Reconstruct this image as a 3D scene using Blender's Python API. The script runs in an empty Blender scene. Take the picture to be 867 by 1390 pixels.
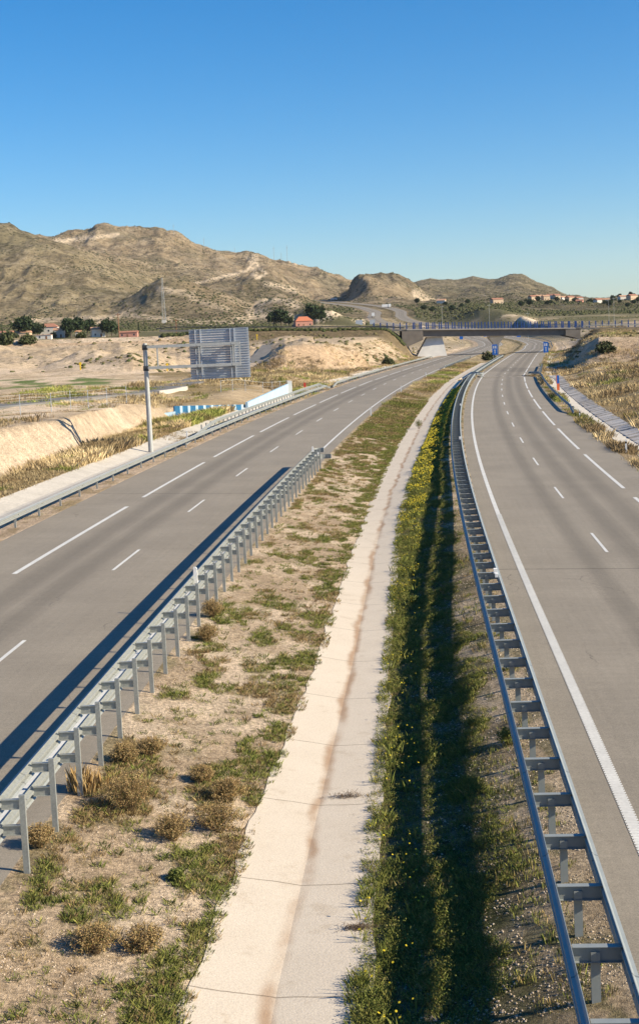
import bpy, math, random
import numpy as np
from mathutils import Vector, Matrix
R = math.radians
rng = np.random.default_rng(7)
random.seed(5)
scene = bpy.context.scene
C = scene.collection

# ---------------------------------------------------------------- camera
FPX, YH, ROLL = 1866.8, 452.8, 0.045          # focal length in photo pixels, horizon row, roll
CX, CY = 433.5, 650.0
EYE = 9.0
pitch = math.atan((CY - YH) / FPX)
_cp, _sp = math.cos(pitch), math.sin(pitch)
FW = np.array([0, _cp, -_sp]); _U = np.array([0, _sp, _cp]); _R = np.array([1., 0, 0])
RT = _R * math.cos(ROLL) - _U * math.sin(ROLL)
UP = _U * math.cos(ROLL) + _R * math.sin(ROLL)
cam_d = bpy.data.cameras.new('camera'); cam = bpy.data.objects.new('camera', cam_d); C.objects.link(cam)
scene.camera = cam
cam_d.sensor_fit = 'VERTICAL'; cam_d.lens = 50; cam_d.sensor_height = 1390 / FPX * 50; cam_d.sensor_width = 867 / FPX * 50
cam_d.shift_y = -(695 - 650) / 1390
cam_d.clip_start = 0.5; cam_d.clip_end = 20000
m = Matrix(((RT[0], UP[0], -FW[0], 0), (RT[1], UP[1], -FW[1], 0), (RT[2], UP[2], -FW[2], EYE), (0, 0, 0, 1)))
cam.matrix_world = m

# ---------------------------------------------------------------- sky, sun, exposure
SUN_EL, SUN_AZ = 29.0, 106.0                  # azimuth from +y (ahead) towards +x (right)
w = bpy.data.worlds.new('World'); scene.world = w; w.use_nodes = True
nt = w.node_tree; bg = nt.nodes['Background']
sky = nt.nodes.new('ShaderNodeTexSky'); sky.sky_type = 'NISHITA'; sky.sun_disc = False
sky.sun_elevation = R(SUN_EL); sky.sun_rotation = R(SUN_AZ)
sky.altitude = 0; sky.air_density = 0.92; sky.dust_density = 0.3; sky.ozone_density = 5
hs = nt.nodes.new('ShaderNodeHueSaturation'); hs.inputs['Saturation'].default_value = 1.33
nt.links.new(sky.outputs[0], hs.inputs['Color']); nt.links.new(hs.outputs[0], bg.inputs[0]); bg.inputs[1].default_value = 0.088
sd = bpy.data.lights.new('sun', 'SUN'); sun = bpy.data.objects.new('sun', sd); C.objects.link(sun)
sd.energy = 5.0; sd.angle = R(0.5); sd.color = (1.0, 0.87, 0.65)
to_sun = Vector((math.cos(R(SUN_EL)) * math.sin(R(SUN_AZ)), math.cos(R(SUN_EL)) * math.cos(R(SUN_AZ)), math.sin(R(SUN_EL))))
sun.rotation_euler = to_sun.to_track_quat('Z', 'Y').to_euler()
scene.view_settings.view_transform = 'Standard'; scene.view_settings.look = 'None'
scene.view_settings.exposure = 0.8; scene.view_settings.gamma = 1
scene.view_settings.use_curve_mapping = False
scene.render.engine = 'CYCLES'

# ---------------------------------------------------------------- measuring helpers
def ray(u, v):
    return FW + RT * ((u - CX) / FPX) - UP * ((v - CY) / FPX)
def at_dist(u, v, D):                          # point at forward distance D
    d = ray(u, v); p = d * (D / d[1]); return np.array([p[0], p[1], p[2] + EYE])
def on_plane(u, v, z):                         # point at world height z
    d = ray(u, v); p = d * ((z - EYE) / d[2]); return np.array([p[0], p[1], z])

# ---------------------------------------------------------------- noise
def _hash(ix, iy, seed):
    n = (ix * 374761393 + iy * 668265263 + seed * 974711) & 0x7fffffff
    n = ((n ^ (n >> 13)) * 1274126177) & 0x7fffffff
    return ((n ^ (n >> 16)) & 0xffff) / 65535.0
def vnoise(x, y, seed=0):
    ix = np.floor(x).astype(np.int64); iy = np.floor(y).astype(np.int64)
    fx = x - ix; fy = y - iy; fx = fx * fx * (3 - 2 * fx); fy = fy * fy * (3 - 2 * fy)
    a = _hash(ix, iy, seed); b = _hash(ix + 1, iy, seed); c = _hash(ix, iy + 1, seed); d = _hash(ix + 1, iy + 1, seed)
    return (a * (1 - fx) + b * fx) * (1 - fy) + (c * (1 - fx) + d * fx) * fy
def fbm(x, y, seed=0, o=4):
    t = 0; a = .5; s = 0
    for i in range(o):
        t = t + a * vnoise(x * 2 ** i, y * 2 ** i, seed + i * 17); s += a; a *= .5
    return t / s
def ridged(x, y, seed=0, o=4):
    t = 0; a = .5; s = 0
    for i in range(o):
        t = t + a * (1 - np.abs(2 * vnoise(x * 2 ** i, y * 2 ** i, seed + i * 31) - 1)); s += a; a *= .5
    return t / s
def smooth(a, b, x):
    t = np.clip((x - a) / (b - a), 0, 1); return t * t * (3 - 2 * t)

# ---------------------------------------------------------------- road alignments
def poly_path(x0, y0, th, ks):
    S = np.arange(-60, 260, 1.0)
    k = sum(c * (S / 100) ** i for i, c in enumerate(ks)) / 100
    H = np.concatenate([[0], np.cumsum((k[1:] + k[:-1]) / 2)]); H = H - H[60] + th
    dx, dy = np.sin(H), np.cos(H)
    X = np.concatenate([[0], np.cumsum((dx[1:] + dx[:-1]) / 2)]); Y = np.concatenate([[0], np.cumsum((dy[1:] + dy[:-1]) / 2)])
    return S, X - X[60] + x0, Y - Y[60] + y0
def catmull(P, n=30):
    P = np.array(P, float); out = []
    P = np.vstack([2 * P[0] - P[1], P, 2 * P[-1] - P[-2]])
    for i in range(1, len(P) - 2):
        t = np.linspace(0, 1, n, endpoint=False)[:, None]
        a, b, c, d = P[i - 1], P[i], P[i + 1], P[i + 2]
        out.append(.5 * ((2 * b) + (-a + c) * t + (2 * a - 5 * b + 4 * c - d) * t ** 2 + (-a + 3 * b - 3 * c + d) * t ** 3))
    out.append(P[-2][None]); return np.vstack(out)
def resample(X, Y, step=1.0):
    d = np.concatenate([[0], np.cumsum(np.hypot(np.diff(X), np.diff(Y)))])
    n = int(d[-1] / step); q = np.arange(n) * step
    return np.interp(q, d, X), np.interp(q, d, Y)
class Path:
    def __init__(self, X, Y, s0):
        self.X, self.Y = X, Y; self.S = s0 + np.arange(len(X)) * 1.0
        H = np.unwrap(np.arctan2(np.gradient(X), np.gradient(Y)))
        k = np.ones(9) / 9; Hs = np.convolve(np.pad(H, 4, mode='edge'), k, 'valid'); self.H = Hs
    def at(self, s, off=0.):
        x = np.interp(s, self.S, self.X); y = np.interp(s, self.S, self.Y); h = np.interp(s, self.S, self.H)
        return x + off * np.cos(h), y - off * np.sin(h), h
    def near(self, x, y):
        x = np.asarray(x, float); y = np.asarray(y, float); s = np.empty(x.shape); o = np.empty(x.shape)
        for i in range(0, len(x), 4000):
            a, b = x[i:i + 4000], y[i:i + 4000]
            d = (a[:, None] - self.X[None, ::4]) ** 2 + (b[:, None] - self.Y[None, ::4]) ** 2
            k = d.argmin(1) * 4
            for _ in range(3):
                h = self.H[k]; dd = (a - self.X[k]) * np.sin(h) + (b - self.Y[k]) * np.cos(h)
                k2 = np.clip(k + np.round(dd).astype(int), 0, len(self.X) - 1)
                if (k2 == k).all(): break
                k = k2
            h = self.H[k]
            s[i:i + 4000] = self.S[k] + (a - self.X[k]) * np.sin(h) + (b - self.Y[k]) * np.cos(h)
            o[i:i + 4000] = (a - self.X[k]) * np.cos(h) - (b - self.Y[k]) * np.sin(h)
        return s, o
Sp, RX, RY = poly_path(9.3266, 30, .0735, [-.0051, .2175, -.2956, .149, -.0248])
far = [(61.5, 404), (78, 490), (89, 557), (99, 617), (109, 713), (115, 814), (114, 900), (103, 990), (80, 1090), (76, 1190), (82, 1300), (79, 1420), (72, 1600), (47, 1900), (8, 2200), (-60, 2500)]
key = [(RX[i], RY[i]) for i in range(0, 291, 15)] + far
q = catmull(key, 20); X, Y = resample(q[:, 0], q[:, 1]); PR = Path(X, Y, -60)
Sp, LX, LY = poly_path(-9.6187, 30, .0658, [.0476, -.0101, .0032, -.0001])
key = [(LX[i], LY[i]) for i in range(0, 271, 15)]
for s in np.arange(262, PR.S[-1] - 5, 25):
    w_ = min(1, (s - 200) / 100.); x, y, h = PR.at(s, -18.9 - 3.0 * max(0, min(1, (s - 900) / 200)))
    key.append((x, y))
q = catmull(key, 20); X, Y = resample(q[:, 0], q[:, 1]); PL = Path(X, Y, -60)
ZY = [0, 430, 600, 814, 1000, 1100, 1300, 1420, 1600, 1900, 2200, 2500]
ZZ = [0, 0, 0, 1.5, 9, 15, 26, 31.5, 38, 49, 61, 70]
def zext(s, P): return np.interp(np.interp(s, P.S, P.Y), ZY, ZZ)
def zL(off, s):
    t = np.clip(s, -60, 200) / 100; f = 1 - smooth(260, 460, s)
    return EYE - 8.6405 - (.0327 + .0046 * t - .0049 * t * t) * off * f + (-.098 * t + .0589 * t * t) + zext(s, PL)
def zR(off, s):
    t = np.clip(s, -60, 260) / 100; f = 1 - smooth(280, 480, s)
    return EYE - 8.9708 - (.0265 - .0081 * t + .0071 * t * t) * off * f + (.0996 * t - .0149 * t * t) + zext(s, PR)

# ---------------------------------------------------------------- terrain height
MEDV = [0, -.12, -.60, -.79, -.77, -.62, -.16, 0]
def gutter_knots(s):
    gl = np.interp(s, [-10, 10, 60, 120, 300], [3.5, 4.05, 4.35, 4.6, 4.9]); gr = np.interp(s, [38, 85, 155], [6.15, 7.05, 7.4])
    gm = gl + (gr - gl) * .48
    return gl, gm, gr
def median_z(oL, oR, sL, sR):
    a = oL - 4.6; b = -4.4 - oR; W = np.maximum(a + b, .1); d = np.clip(a / W, 0, 1) * 9.9
    gl, gm, gr = gutter_knots(sL)
    kn = [0 * d, .9 + 0 * d, gl, gm, gr, gr + .5 * (9.1 - gr), 9.1 + 0 * d, 9.9 + 0 * d]
    p = np.zeros_like(d); f_ = smooth(8, 50, sL) + 0 * d; MV = [q_ + 0 * d for q_ in MEDV]; MV[3] = MV[3] + .235 * f_; MV[4] = MV[4] + .34 * f_; MV[5] = MV[5] + .51 * f_; MV[6] = MV[6] + .12 * f_
    for i in range(7):
        t = (d - kn[i]) / (kn[i + 1] - kn[i]); p = np.where((t >= 0) & (t <= 1), MV[i] + (MV[i + 1] - MV[i]) * np.clip(t, 0, 1), p)
    t = d / 9.9
    return zL(4.6, sL) * (1 - t) + zR(-4.4, sR) * t + p, d
def lverge(o): return np.interp(o, [-12.2, -11.5, -10, -8.6, -7.2, -6.6], [.02, -.05, -.32, -.12, -.04, 0])
def rverge(o): return np.interp(o, [5.9, 6.6, 7.2, 8.55, 10.0, 11.0], [0, -.04, -.15, -.28, .04, .14])

# control lines: (u, v, D) in photo pixels and metres ahead, ordered by distance
LINES = [
 [(-400, None, 5), (1300, None, 5)],
 # A: toe of the left cut / foot of the blue wall / verge edges
 [(-300, -8.6, 62), (-150, -8.6, 75), (0, -8.55, 90), (100, -8.5, 104), (200, -8.5, 141), (238, -8.9, 152), (330, -9.0, 158), (337, -9.0, 163), (394, -9.0, 195), (440, -9.0, 215), (480, -9.0, 250), (530, -9.0, 300), (580, -9.0, 370), (640, -9.0, 395), (700, -9, 330), (740, -9, 240), (775, -9.0, 200), (800, -9, 168), (867, -9.0, 116), (1000, -9.0, 70), (1300, -8.5, 45)],
 # B: top of the cut
 [(-300, -5.3, 68), (-150, -5.4, 82), (0, -5.7, 97), (100, -5.9, 112), (170, -6.4, 142), (205, -6.95, 150), (230, -7.8, 154), (240, -7.7, 158), (330, -7.7, 161), (337, -7.7, 165), (394, -6.9, 197), (402, -8.6, 210), (440, -8.9, 230), (480, -8.9, 262), (530, -8.8, 310), (580, -8.8, 376), (640, -8.9, 400), (700, -9, 345), (740, -8.8, 262), (775, -8.6, 215), (800, -8.5, 185), (867, -8.5, 140), (1000, -8, 90), (1300, -7, 60)],
 [(-300, -5.8, 110), (0, -6.2, 125), (100, -6.3, 135), (205, -7.0, 165), (240, -7.0, 190), (340, -6.8, 215), (394, -7.0, 235), (440, -8.2, 255), (480, -8.2, 285), (530, -8.3, 325), (580, -8.6, 385), (640, -8.9, 405), (700, -9, 355), (740, -8.7, 290), (775, -8.3, 240), (800, -8.2, 215), (867, -7.9, 195), (1000, -7, 150), (1300, -6, 120)],
 # D: flat of the service road, foot of mounds and cuts
 [(-300, -6.2, 260), (0, -6.0, 270), (130, -6.1, 275), (200, -6.3, 278), (345, -6.8, 282), (394, -7.6, 284), (440, -7.8, 288), (480, -8.0, 300), (530, -8.2, 335), (580, -8.6, 390), (640, -8.9, 410), (700, -9, 365), (740, -8.8, 330), (775, -8.2, 268), (800, -8.2, 262), (867, -8.2, 258), (1000, -8.0, 240), (1300, -7, 220)],
 [(-300, 495, 300), (0, 497, 305), (60, 500, 300), (110, 492, 300), (150, 485, 298), (180, 480, 296), (215, 505, 290), (240, 512, 290), (330, 504, 292), (350, 498, 292), (387, 470, 296), (410, 466, 300), (440, 468, 305), (470, 474, 315), (500, 476, 325), (530, 482, 345), (560, 487, 380), (590, -8.7, 400), (640, -8.9, 418), (700, -9, 375), (740, 478, 370), (775, 480, 300), (790, 472, 285), (812, 458, 280), (867, 458, 276), (1000, 450, 262), (1300, 440, 240)],
 [(-300, 487, 330), (0, 486, 335), (60, 488, 335), (110, 482, 335), (163, 471, 340), (190, 476, 340), (240, 492, 345), (330, 486, 350), (360, 480, 350), (387, 468, 340), (440, 466, 340), (480, 464, 345), (530, 466, 370), (560, 470, 395), (590, -8.5, 412), (640, -8.9, 426), (700, -9, 395), (740, 467, 405), (775, 458, 370), (812, 453, 350), (867, 453, 350), (1300, 436, 330)],
 # cross road embankment
 [(-300, 478, 415), (200, 470, 415), (300, 462, 415), (345, 460, 414), (440, 458, 414), (530, 455, 416), (551, 456, 420), (566, -6.5, 424), (585, -8.3, 424), (640, -8.9, 434), (700, -9, 430), (735, -9, 424), (752, -6.0, 420), (772, 455, 420), (812, 450, 419), (867, 448, 418), (1000, 446, 418), (1300, 440, 418)],
 [(-300, 470, 425), (200, 458, 424), (300, 448.6, 423), (345, 448.2, 423), (440, 447.8, 423), (530, 447.5, 423), (551, 448, 424), (566, -5.8, 430), (585, -8.3, 430), (640, -8.9, 445), (700, -9, 440), (735, -9, 430), (752, -6, 428), (772, 445.8, 424), (812, 444.9, 423.5), (867, 444.1, 423.5), (1000, 442.4, 423.5), (1300, 436, 423.5)],
 [(-300, 469.5, 438), (200, 457.5, 438), (300, 448.2, 437.5), (345, 447.8, 437.5), (440, 447.5, 437.5), (530, 447.2, 437.5), (551, 447.8, 437.5), (566, -5.8, 437), (585, -8.3, 440), (640, -8.9, 455), (700, -9, 450), (735, -9, 440), (752, -6, 437), (772, 445.4, 437), (812, 444.5, 437), (867, 443.8, 437), (1000, 442.1, 437), (1300, 435.7, 437)],
 [(-300, 474, 490), (100, 470, 490), (170, 464, 490), (240, 466, 490), (300, 462, 490), (345, -4, 470), (440, -6, 470), (551, -8, 470), (600, -8.8, 470), (700, -9, 480), (740, -8.8, 470), (772, -6, 460), (867, -3, 460), (1300, 2, 460)],
 [(-300, 466, 700), (0, 465, 700), (100, 464, 700), (200, 459, 700), (345, -3, 700), (440, -5, 680), (551, -8.5, 640), (640, -8.8, 640), (760, -8, 640), (820, -5, 640), (1300, 5, 640)],
 [(-300, 462, 900), (0, 461, 900), (100, 460, 900), (200, 457, 900), (300, 452, 900), (345, 449.5, 900), (440, 448, 860), (500, 449, 820), (551, 448, 800), (620, 446, 800), (680, 443, 800), (740, 440, 800), (820, 437, 780), (1300, 418, 780)],
 [(-300, 452, 1150), (0, 451, 1150), (100, 450, 1150), (200, 448, 1150), (300, 446, 1120), (345, 445, 1100), (400, 444, 1080), (430, 440, 1050), (470, 441, 1020), (540, 441, 980), (575, 440, 930), (600, 432, 910), (625, 423, 900), (650, 419, 900), (680, 419, 900), (700, 428, 900), (730, 437, 900), (800, 434, 900), (867, 432, 900), (1300, 410, 900)],
 [(-300, 440, 1350), (0, 440, 1350), (100, 437, 1350), (200, 433, 1330), (300, 437, 1280), (345, 439, 1230), (400, 441, 1180), (430, 418, 1120), (450, 416, 1100), (475, 419, 1090), (492, 432, 1080), (515, 437, 1150), (575, 436, 1150), (600, 428, 1150), (650, 417, 1100), (700, 424, 1100), (730, 428, 1100), (800, 424, 1100), (867, 424, 1100), (1300, 400, 1100)],
 [(-300, 425, 1560), (0, 428, 1560), (100, 424, 1560), (150, 418, 1550), (180, 404, 1540), (200, 393, 1530), (220, 385.5, 1520), (235, 385, 1520), (255, 389, 1520), (285, 398, 1510), (310, 409, 1500), (330, 420, 1490), (345, 424, 1480), (370, 414, 1470), (395, 410, 1460), (415, 416, 1450), (440, 426, 1400), (480, 426, 1400), (520, 428, 1400), (575, 426, 1400), (620, 418, 1400), (680, 414, 1450), (740, 410, 1500), (800, 412, 1500), (867, 412, 1500), (1300, 390, 1500)],
 [(-300, 380, 1850), (0, 392, 1800), (60, 395, 1780), (100, 402, 1760), (150, 408, 1720), (200, 412, 1720), (260, 412, 1720), (320, 415, 1700), (360, 412, 1700), (400, 410, 1700), (440, 414, 1750), (480, 416, 1750), (520, 420, 1750), (575, 419, 1750), (620, 413, 1750), (670, 408, 1800), (700, 404, 1850), (740, 405, 1850), (770, 410, 1850), (800, 411, 1850), (840, 403, 1850), (867, 399, 1850), (1000, 385, 1850), (1300, 370, 1850)],
 [(-300, 250, 2200), (-100, 285, 2150), (-40, 296, 2120), (0, 303, 2100), (20, 309, 2090), (45, 321, 2080), (65, 329, 2070), (100, 344, 2050), (140, 363, 2040), (175, 380, 2030), (210, 394, 2020), (260, 396, 2020), (320, 392, 2020), (345, 375, 2030), (365, 372, 2030), (390, 388, 2030), (415, 404, 2050), (440, 409, 2150), (462, 409, 2150), (470, 401, 2150), (477, 384, 2150), (487, 375, 2150), (500, 373.5, 2150), (515, 376, 2150), (540, 383, 2150), (560, 393, 2150), (575, 404, 2150), (592, 414, 2150), (620, 410, 2150), (680, 404, 2200), (740, 407, 2200), (800, 409, 2200), (867, 402, 2200), (1300, 375, 2200)],
 [(-300, 300, 2450), (0, 330, 2400), (65, 336, 2380), (100, 346, 2370), (140, 356, 2360), (200, 368, 2350), (260, 368, 2350), (320, 372, 2350), (365, 378, 2350), (400, 388, 2350), (440, 399, 2400), (462, 404, 2400), (490, 392, 2350), (540, 398, 2350), (590, 412, 2400), (650, 402, 2500), (700, 398, 2500), (740, 403, 2500), (800, 410, 2500), (867, 410, 2500), (1300, 400, 2500)],
 [(-300, 330, 3000), (0, 329, 3000), (65, 327, 2950), (90, 320, 2930), (115, 310, 2920), (130, 306, 2900), (150, 309, 2900), (180, 309.5, 2900), (215, 313, 2880), (240, 320, 2860), (275, 333, 2840), (320, 348, 2820), (360, 354.5, 2800), (400, 356.5, 2800), (430, 363, 2800), (455, 376, 2800), (470, 383, 2800), (500, 395, 2900), (550, 394, 3100), (583, 386, 3200), (620, 390, 3200), (671, 385, 3200), (691, 379, 3200), (707, 380, 3200), (722, 386, 3200), (747, 394, 3200), (769, 404, 3200), (799, 409, 3200), (867, 408, 3200), (1300, 400, 3200)],
 [(-300, 360, 3700), (0, 350, 3700), (200, 350, 3700), (400, 380, 3700), (520, 398, 3700), (550, 388.5, 3700), (583, 380, 3700), (605, 380, 3700), (625, 378, 3700), (641, 374, 3700), (660, 379, 3700), (671, 381, 3700), (691, 375.5, 3700), (707, 376, 3700), (722, 383, 3700), (747, 391, 3700), (769, 402, 3700), (799, 408, 3700), (867, 409, 3700), (1300, 402, 3700)],
 [(-300, 430, 4600), (433, 432, 4600), (1300, 415, 4600)],
 [(-300, 455, 9000), (433, 446, 9000), (1300, 410, 9000)]]
tabs = []
for ln in LINES:
    A, DD, ZZt = [], [], []
    for u, v, D in ln:
        if v is None: a = (u - CX) / FPX; z = 0.
        elif v < 100: a = (u - CX) / FPX; z = v + EYE
        else:
            p = at_dist(u, v, D); a = p[0] / D; z = p[2]
        A.append(a); DD.append(D); ZZt.append(z)
    tabs.append((np.array(A), np.array(DD, float), np.array(ZZt)))
def stack(a, D):
    a = np.clip(a, -.45, .45)
    Dk = np.stack([np.interp(a, t[0], t[1]) for t in tabs]); Zk = np.stack([np.interp(a, t[0], t[2]) for t in tabs])
    z = Zk[0].copy()
    for i in range(len(tabs) - 1):
        t = (D - Dk[i]) / np.maximum(Dk[i + 1] - Dk[i], .01); mk = (t > 0) & (t <= 1)
        ts = t
        if i >= 14: ts = t * t * (3 - 2 * t) * .5 + t * .5
        z = np.where(mk, Zk[i] + (Zk[i + 1] - Zk[i]) * ts, z)
    return np.where(D > Dk[-1], Zk[-1], z)
def nearinfo(x, y):
    sL = np.full(x.shape, -60.); oL = np.full(x.shape, -1e3); sR = np.full(x.shape, -60.); oR = np.full(x.shape, 1e3)
    mk = (y > -40) & (y < 2450) & (np.abs(x) < 260)
    sL[mk], oL[mk] = PL.near(x[mk], y[mk]); sR[mk], oR[mk] = PR.near(x[mk], y[mk])
    return sL, oL, sR, oR
def terrain(x, y, sink=True, full=False):
    x = np.asarray(x, float).ravel(); y = np.asarray(y, float).ravel()
    r = np.hypot(x, y); th = np.arctan2(x, y); a = np.tan(np.clip(th, -R(24), R(24))); D = np.where(np.abs(th) < R(24), y, r * math.cos(R(24)))
    z = stack(a, D)
    # relief
    amp = smooth(1150, 1700, D)
    gx, gy = x + 40 * fbm(x / 130, y / 130, 3), y + 40 * fbm(x / 130, y / 130, 9)
    ur = CX + FPX * x / np.maximum(y, 1)
    amp = amp * np.where(D > 2900, .6, 1) * (1 - .6 * smooth(590, 640, ur) * (1 - smooth(2600, 2900, D)))
    z = z + amp * ((ridged(gx / 210, gy / 330, 5, 4) - .62) * 42 + (ridged(gx / 60, gy / 80, 15, 3) - .62) * 9 + (ridged(x / 24, y / 34, 21, 2) - .6) * 5)
    z = z + (smooth(480, 700, D) * (1 - amp)) * (fbm(x / 60, y / 70, 2) - .5) * 3
    sL, oL, sR, oR = nearinfo(x, y)
    near = 1 - smooth(600, 1200, D)
    # eroded banks
    gully = (ridged(x / 3.2 + .25 * y, y / 14 + 3, 41, 3) - .6)
    steep = np.clip(stack(a, D + 3) - stack(a, D - 3), 0, 6) / 3.0
    z = z + near * np.clip(steep, 0, 1) * gully * 1.15 * smooth(20, 60, D)
    z = z + near * (fbm(x / 6, y / 6, 8, 3) - .5) * .5 * smooth(40, 130, D) + near * (fbm(x / 9, y / 16, 18, 4) - .5) * 5 * smooth(285, 330, D) * (1 - smooth(395, 410, D)) * (x < 0) + near * 0. * (1 + 1.5 * smooth(240, 300, D) * (x < 0)) 
    inner = (oL >= -12.2) & (oR <= 11.0)
    dl = np.where(oL < -12.2, -12.2 - oL, 0); dr = np.where(oR > 11.0, oR - 11.0, 0)
    dist = np.where(inner, 0, np.where(oL < -12.2, dl, dr)); dist = np.minimum(dist, np.where((oL < -12.2) & (oR > 11), 1e3, dist))
    med, dmed = median_z(oL, oR, sL, sR)
    zc = np.where(oL < -6.6, zL(oL, sL) + lverge(oL), np.where(oL <= 4.6, zL(oL, sL), np.where(oR < -4.4, med, np.where(oR <= 5.9, zR(oR, sR), zR(oR, sR) + rverge(oR)))))
    zc = np.where(oL < -12.2, zL(-12.2, sL) + .02, np.where(oR > 11.0, zR(11.0, sR) + .14, zc))
    wd = np.where(D < 320, 5.0, np.where(D < 900, 12.0, 40.))
    wgt = 1 - smooth(0, 1, dist / wd); wgt = wgt * (1 - smooth(2250, 2400, D))
    z = z * (1 - wgt) + zc * wgt
    if sink:
        def band(o, lo, hi, m=.3): return smooth(lo, lo + m, o) * (1 - smooth(hi - m, hi, o))
        gl, gm, gr = gutter_knots(sL); ing = inner & (D < 2300)
        k = band(oL, -6.6, 4.6) + band(oR, -4.4, 5.9) + band(oL, -11.6, -8.5, .35) * (sL < 420) + band(oR, 7.15, 10.05, .35) * (sR < 420) * (sR > 20) + band(dmed, gl + .05, gr - .05, .3) * (oL > 4.6) * (oR < -4.4) * (sL < 330)
        z = z - np.where(ing, np.clip(k, 0, 1) * .17, 0)
    if full: return z, D, sL, oL, sR, oR, dmed, steep
    return z
def tz(x, y): return float(terrain(np.array([x]), np.array([y]), sink=False)[0])
def hit(u, v, Dlo=1200, Dhi=4000):              # first point of the land seen at a pixel
    d = ray(u, v); D = np.exp(np.linspace(math.log(Dlo), math.log(Dhi), 500)); X = d[0] / d[1] * D; Zr = EYE + d[2] / d[1] * D
    T = terrain(X, D); k = np.argmax(T > Zr); return X[k], D[k], T[k]

# ---------------------------------------------------------------- materials
def mat(name, col, rough=.8, metal=0., var=.0, scale=5., bump=0., bscale=40., attr=None, spec=.3, var2=0, scale2=.5, detail=5):
    mm = bpy.data.materials.new(name); mm.use_nodes = True; n = mm.node_tree; b = n.nodes['Principled BSDF']
    b.inputs['Roughness'].default_value = rough; b.inputs['Metallic'].default_value = metal
    b.inputs['Specular IOR Level'].default_value = spec
    tc = n.nodes.new('ShaderNodeTexCoord')
    if attr:
        at = n.nodes.new('ShaderNodeAttribute'); at.attribute_name = attr; src = at.outputs['Color']
    else:
        rgb = n.nodes.new('ShaderNodeRGB'); rgb.outputs[0].default_value = (*col, 1); src = rgb.outputs[0]
    for vv, ss in ((var, scale), (var2, scale2)):
        if vv:
            nz = n.nodes.new('ShaderNodeTexNoise'); nz.inputs['Scale'].default_value = ss; nz.inputs['Detail'].default_value = detail
            n.links.new(tc.outputs['Object'], nz.inputs['Vector'])
            mr = n.nodes.new('ShaderNodeMapRange'); mr.inputs[1].default_value = .3; mr.inputs[2].default_value = .7
            mr.inputs[3].default_value = 1 - vv; mr.inputs[4].default_value = 1 + vv
            n.links.new(nz.outputs['Fac'], mr.inputs[0])
            vm = n.nodes.new('ShaderNodeVectorMath'); vm.operation = 'SCALE'; n.links.new(src, vm.inputs[0]); n.links.new(mr.outputs[0], vm.inputs['Scale']); src = vm.outputs[0]
    n.links.new(src, b.inputs['Base Color'])
    if bump:
        nz = n.nodes.new('ShaderNodeTexNoise'); nz.inputs['Scale'].default_value = bscale; nz.inputs['Detail'].default_value = 4
        n.links.new(tc.outputs['Object'], nz.inputs['Vector'])
        bp = n.nodes.new('ShaderNodeBump'); bp.inputs['Strength'].default_value = 1; bp.inputs['Distance'].default_value = bump
        n.links.new(nz.outputs['Fac'], bp.inputs['Height']); n.links.new(bp.outputs[0], b.inputs['Normal'])
    return mm
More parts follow.
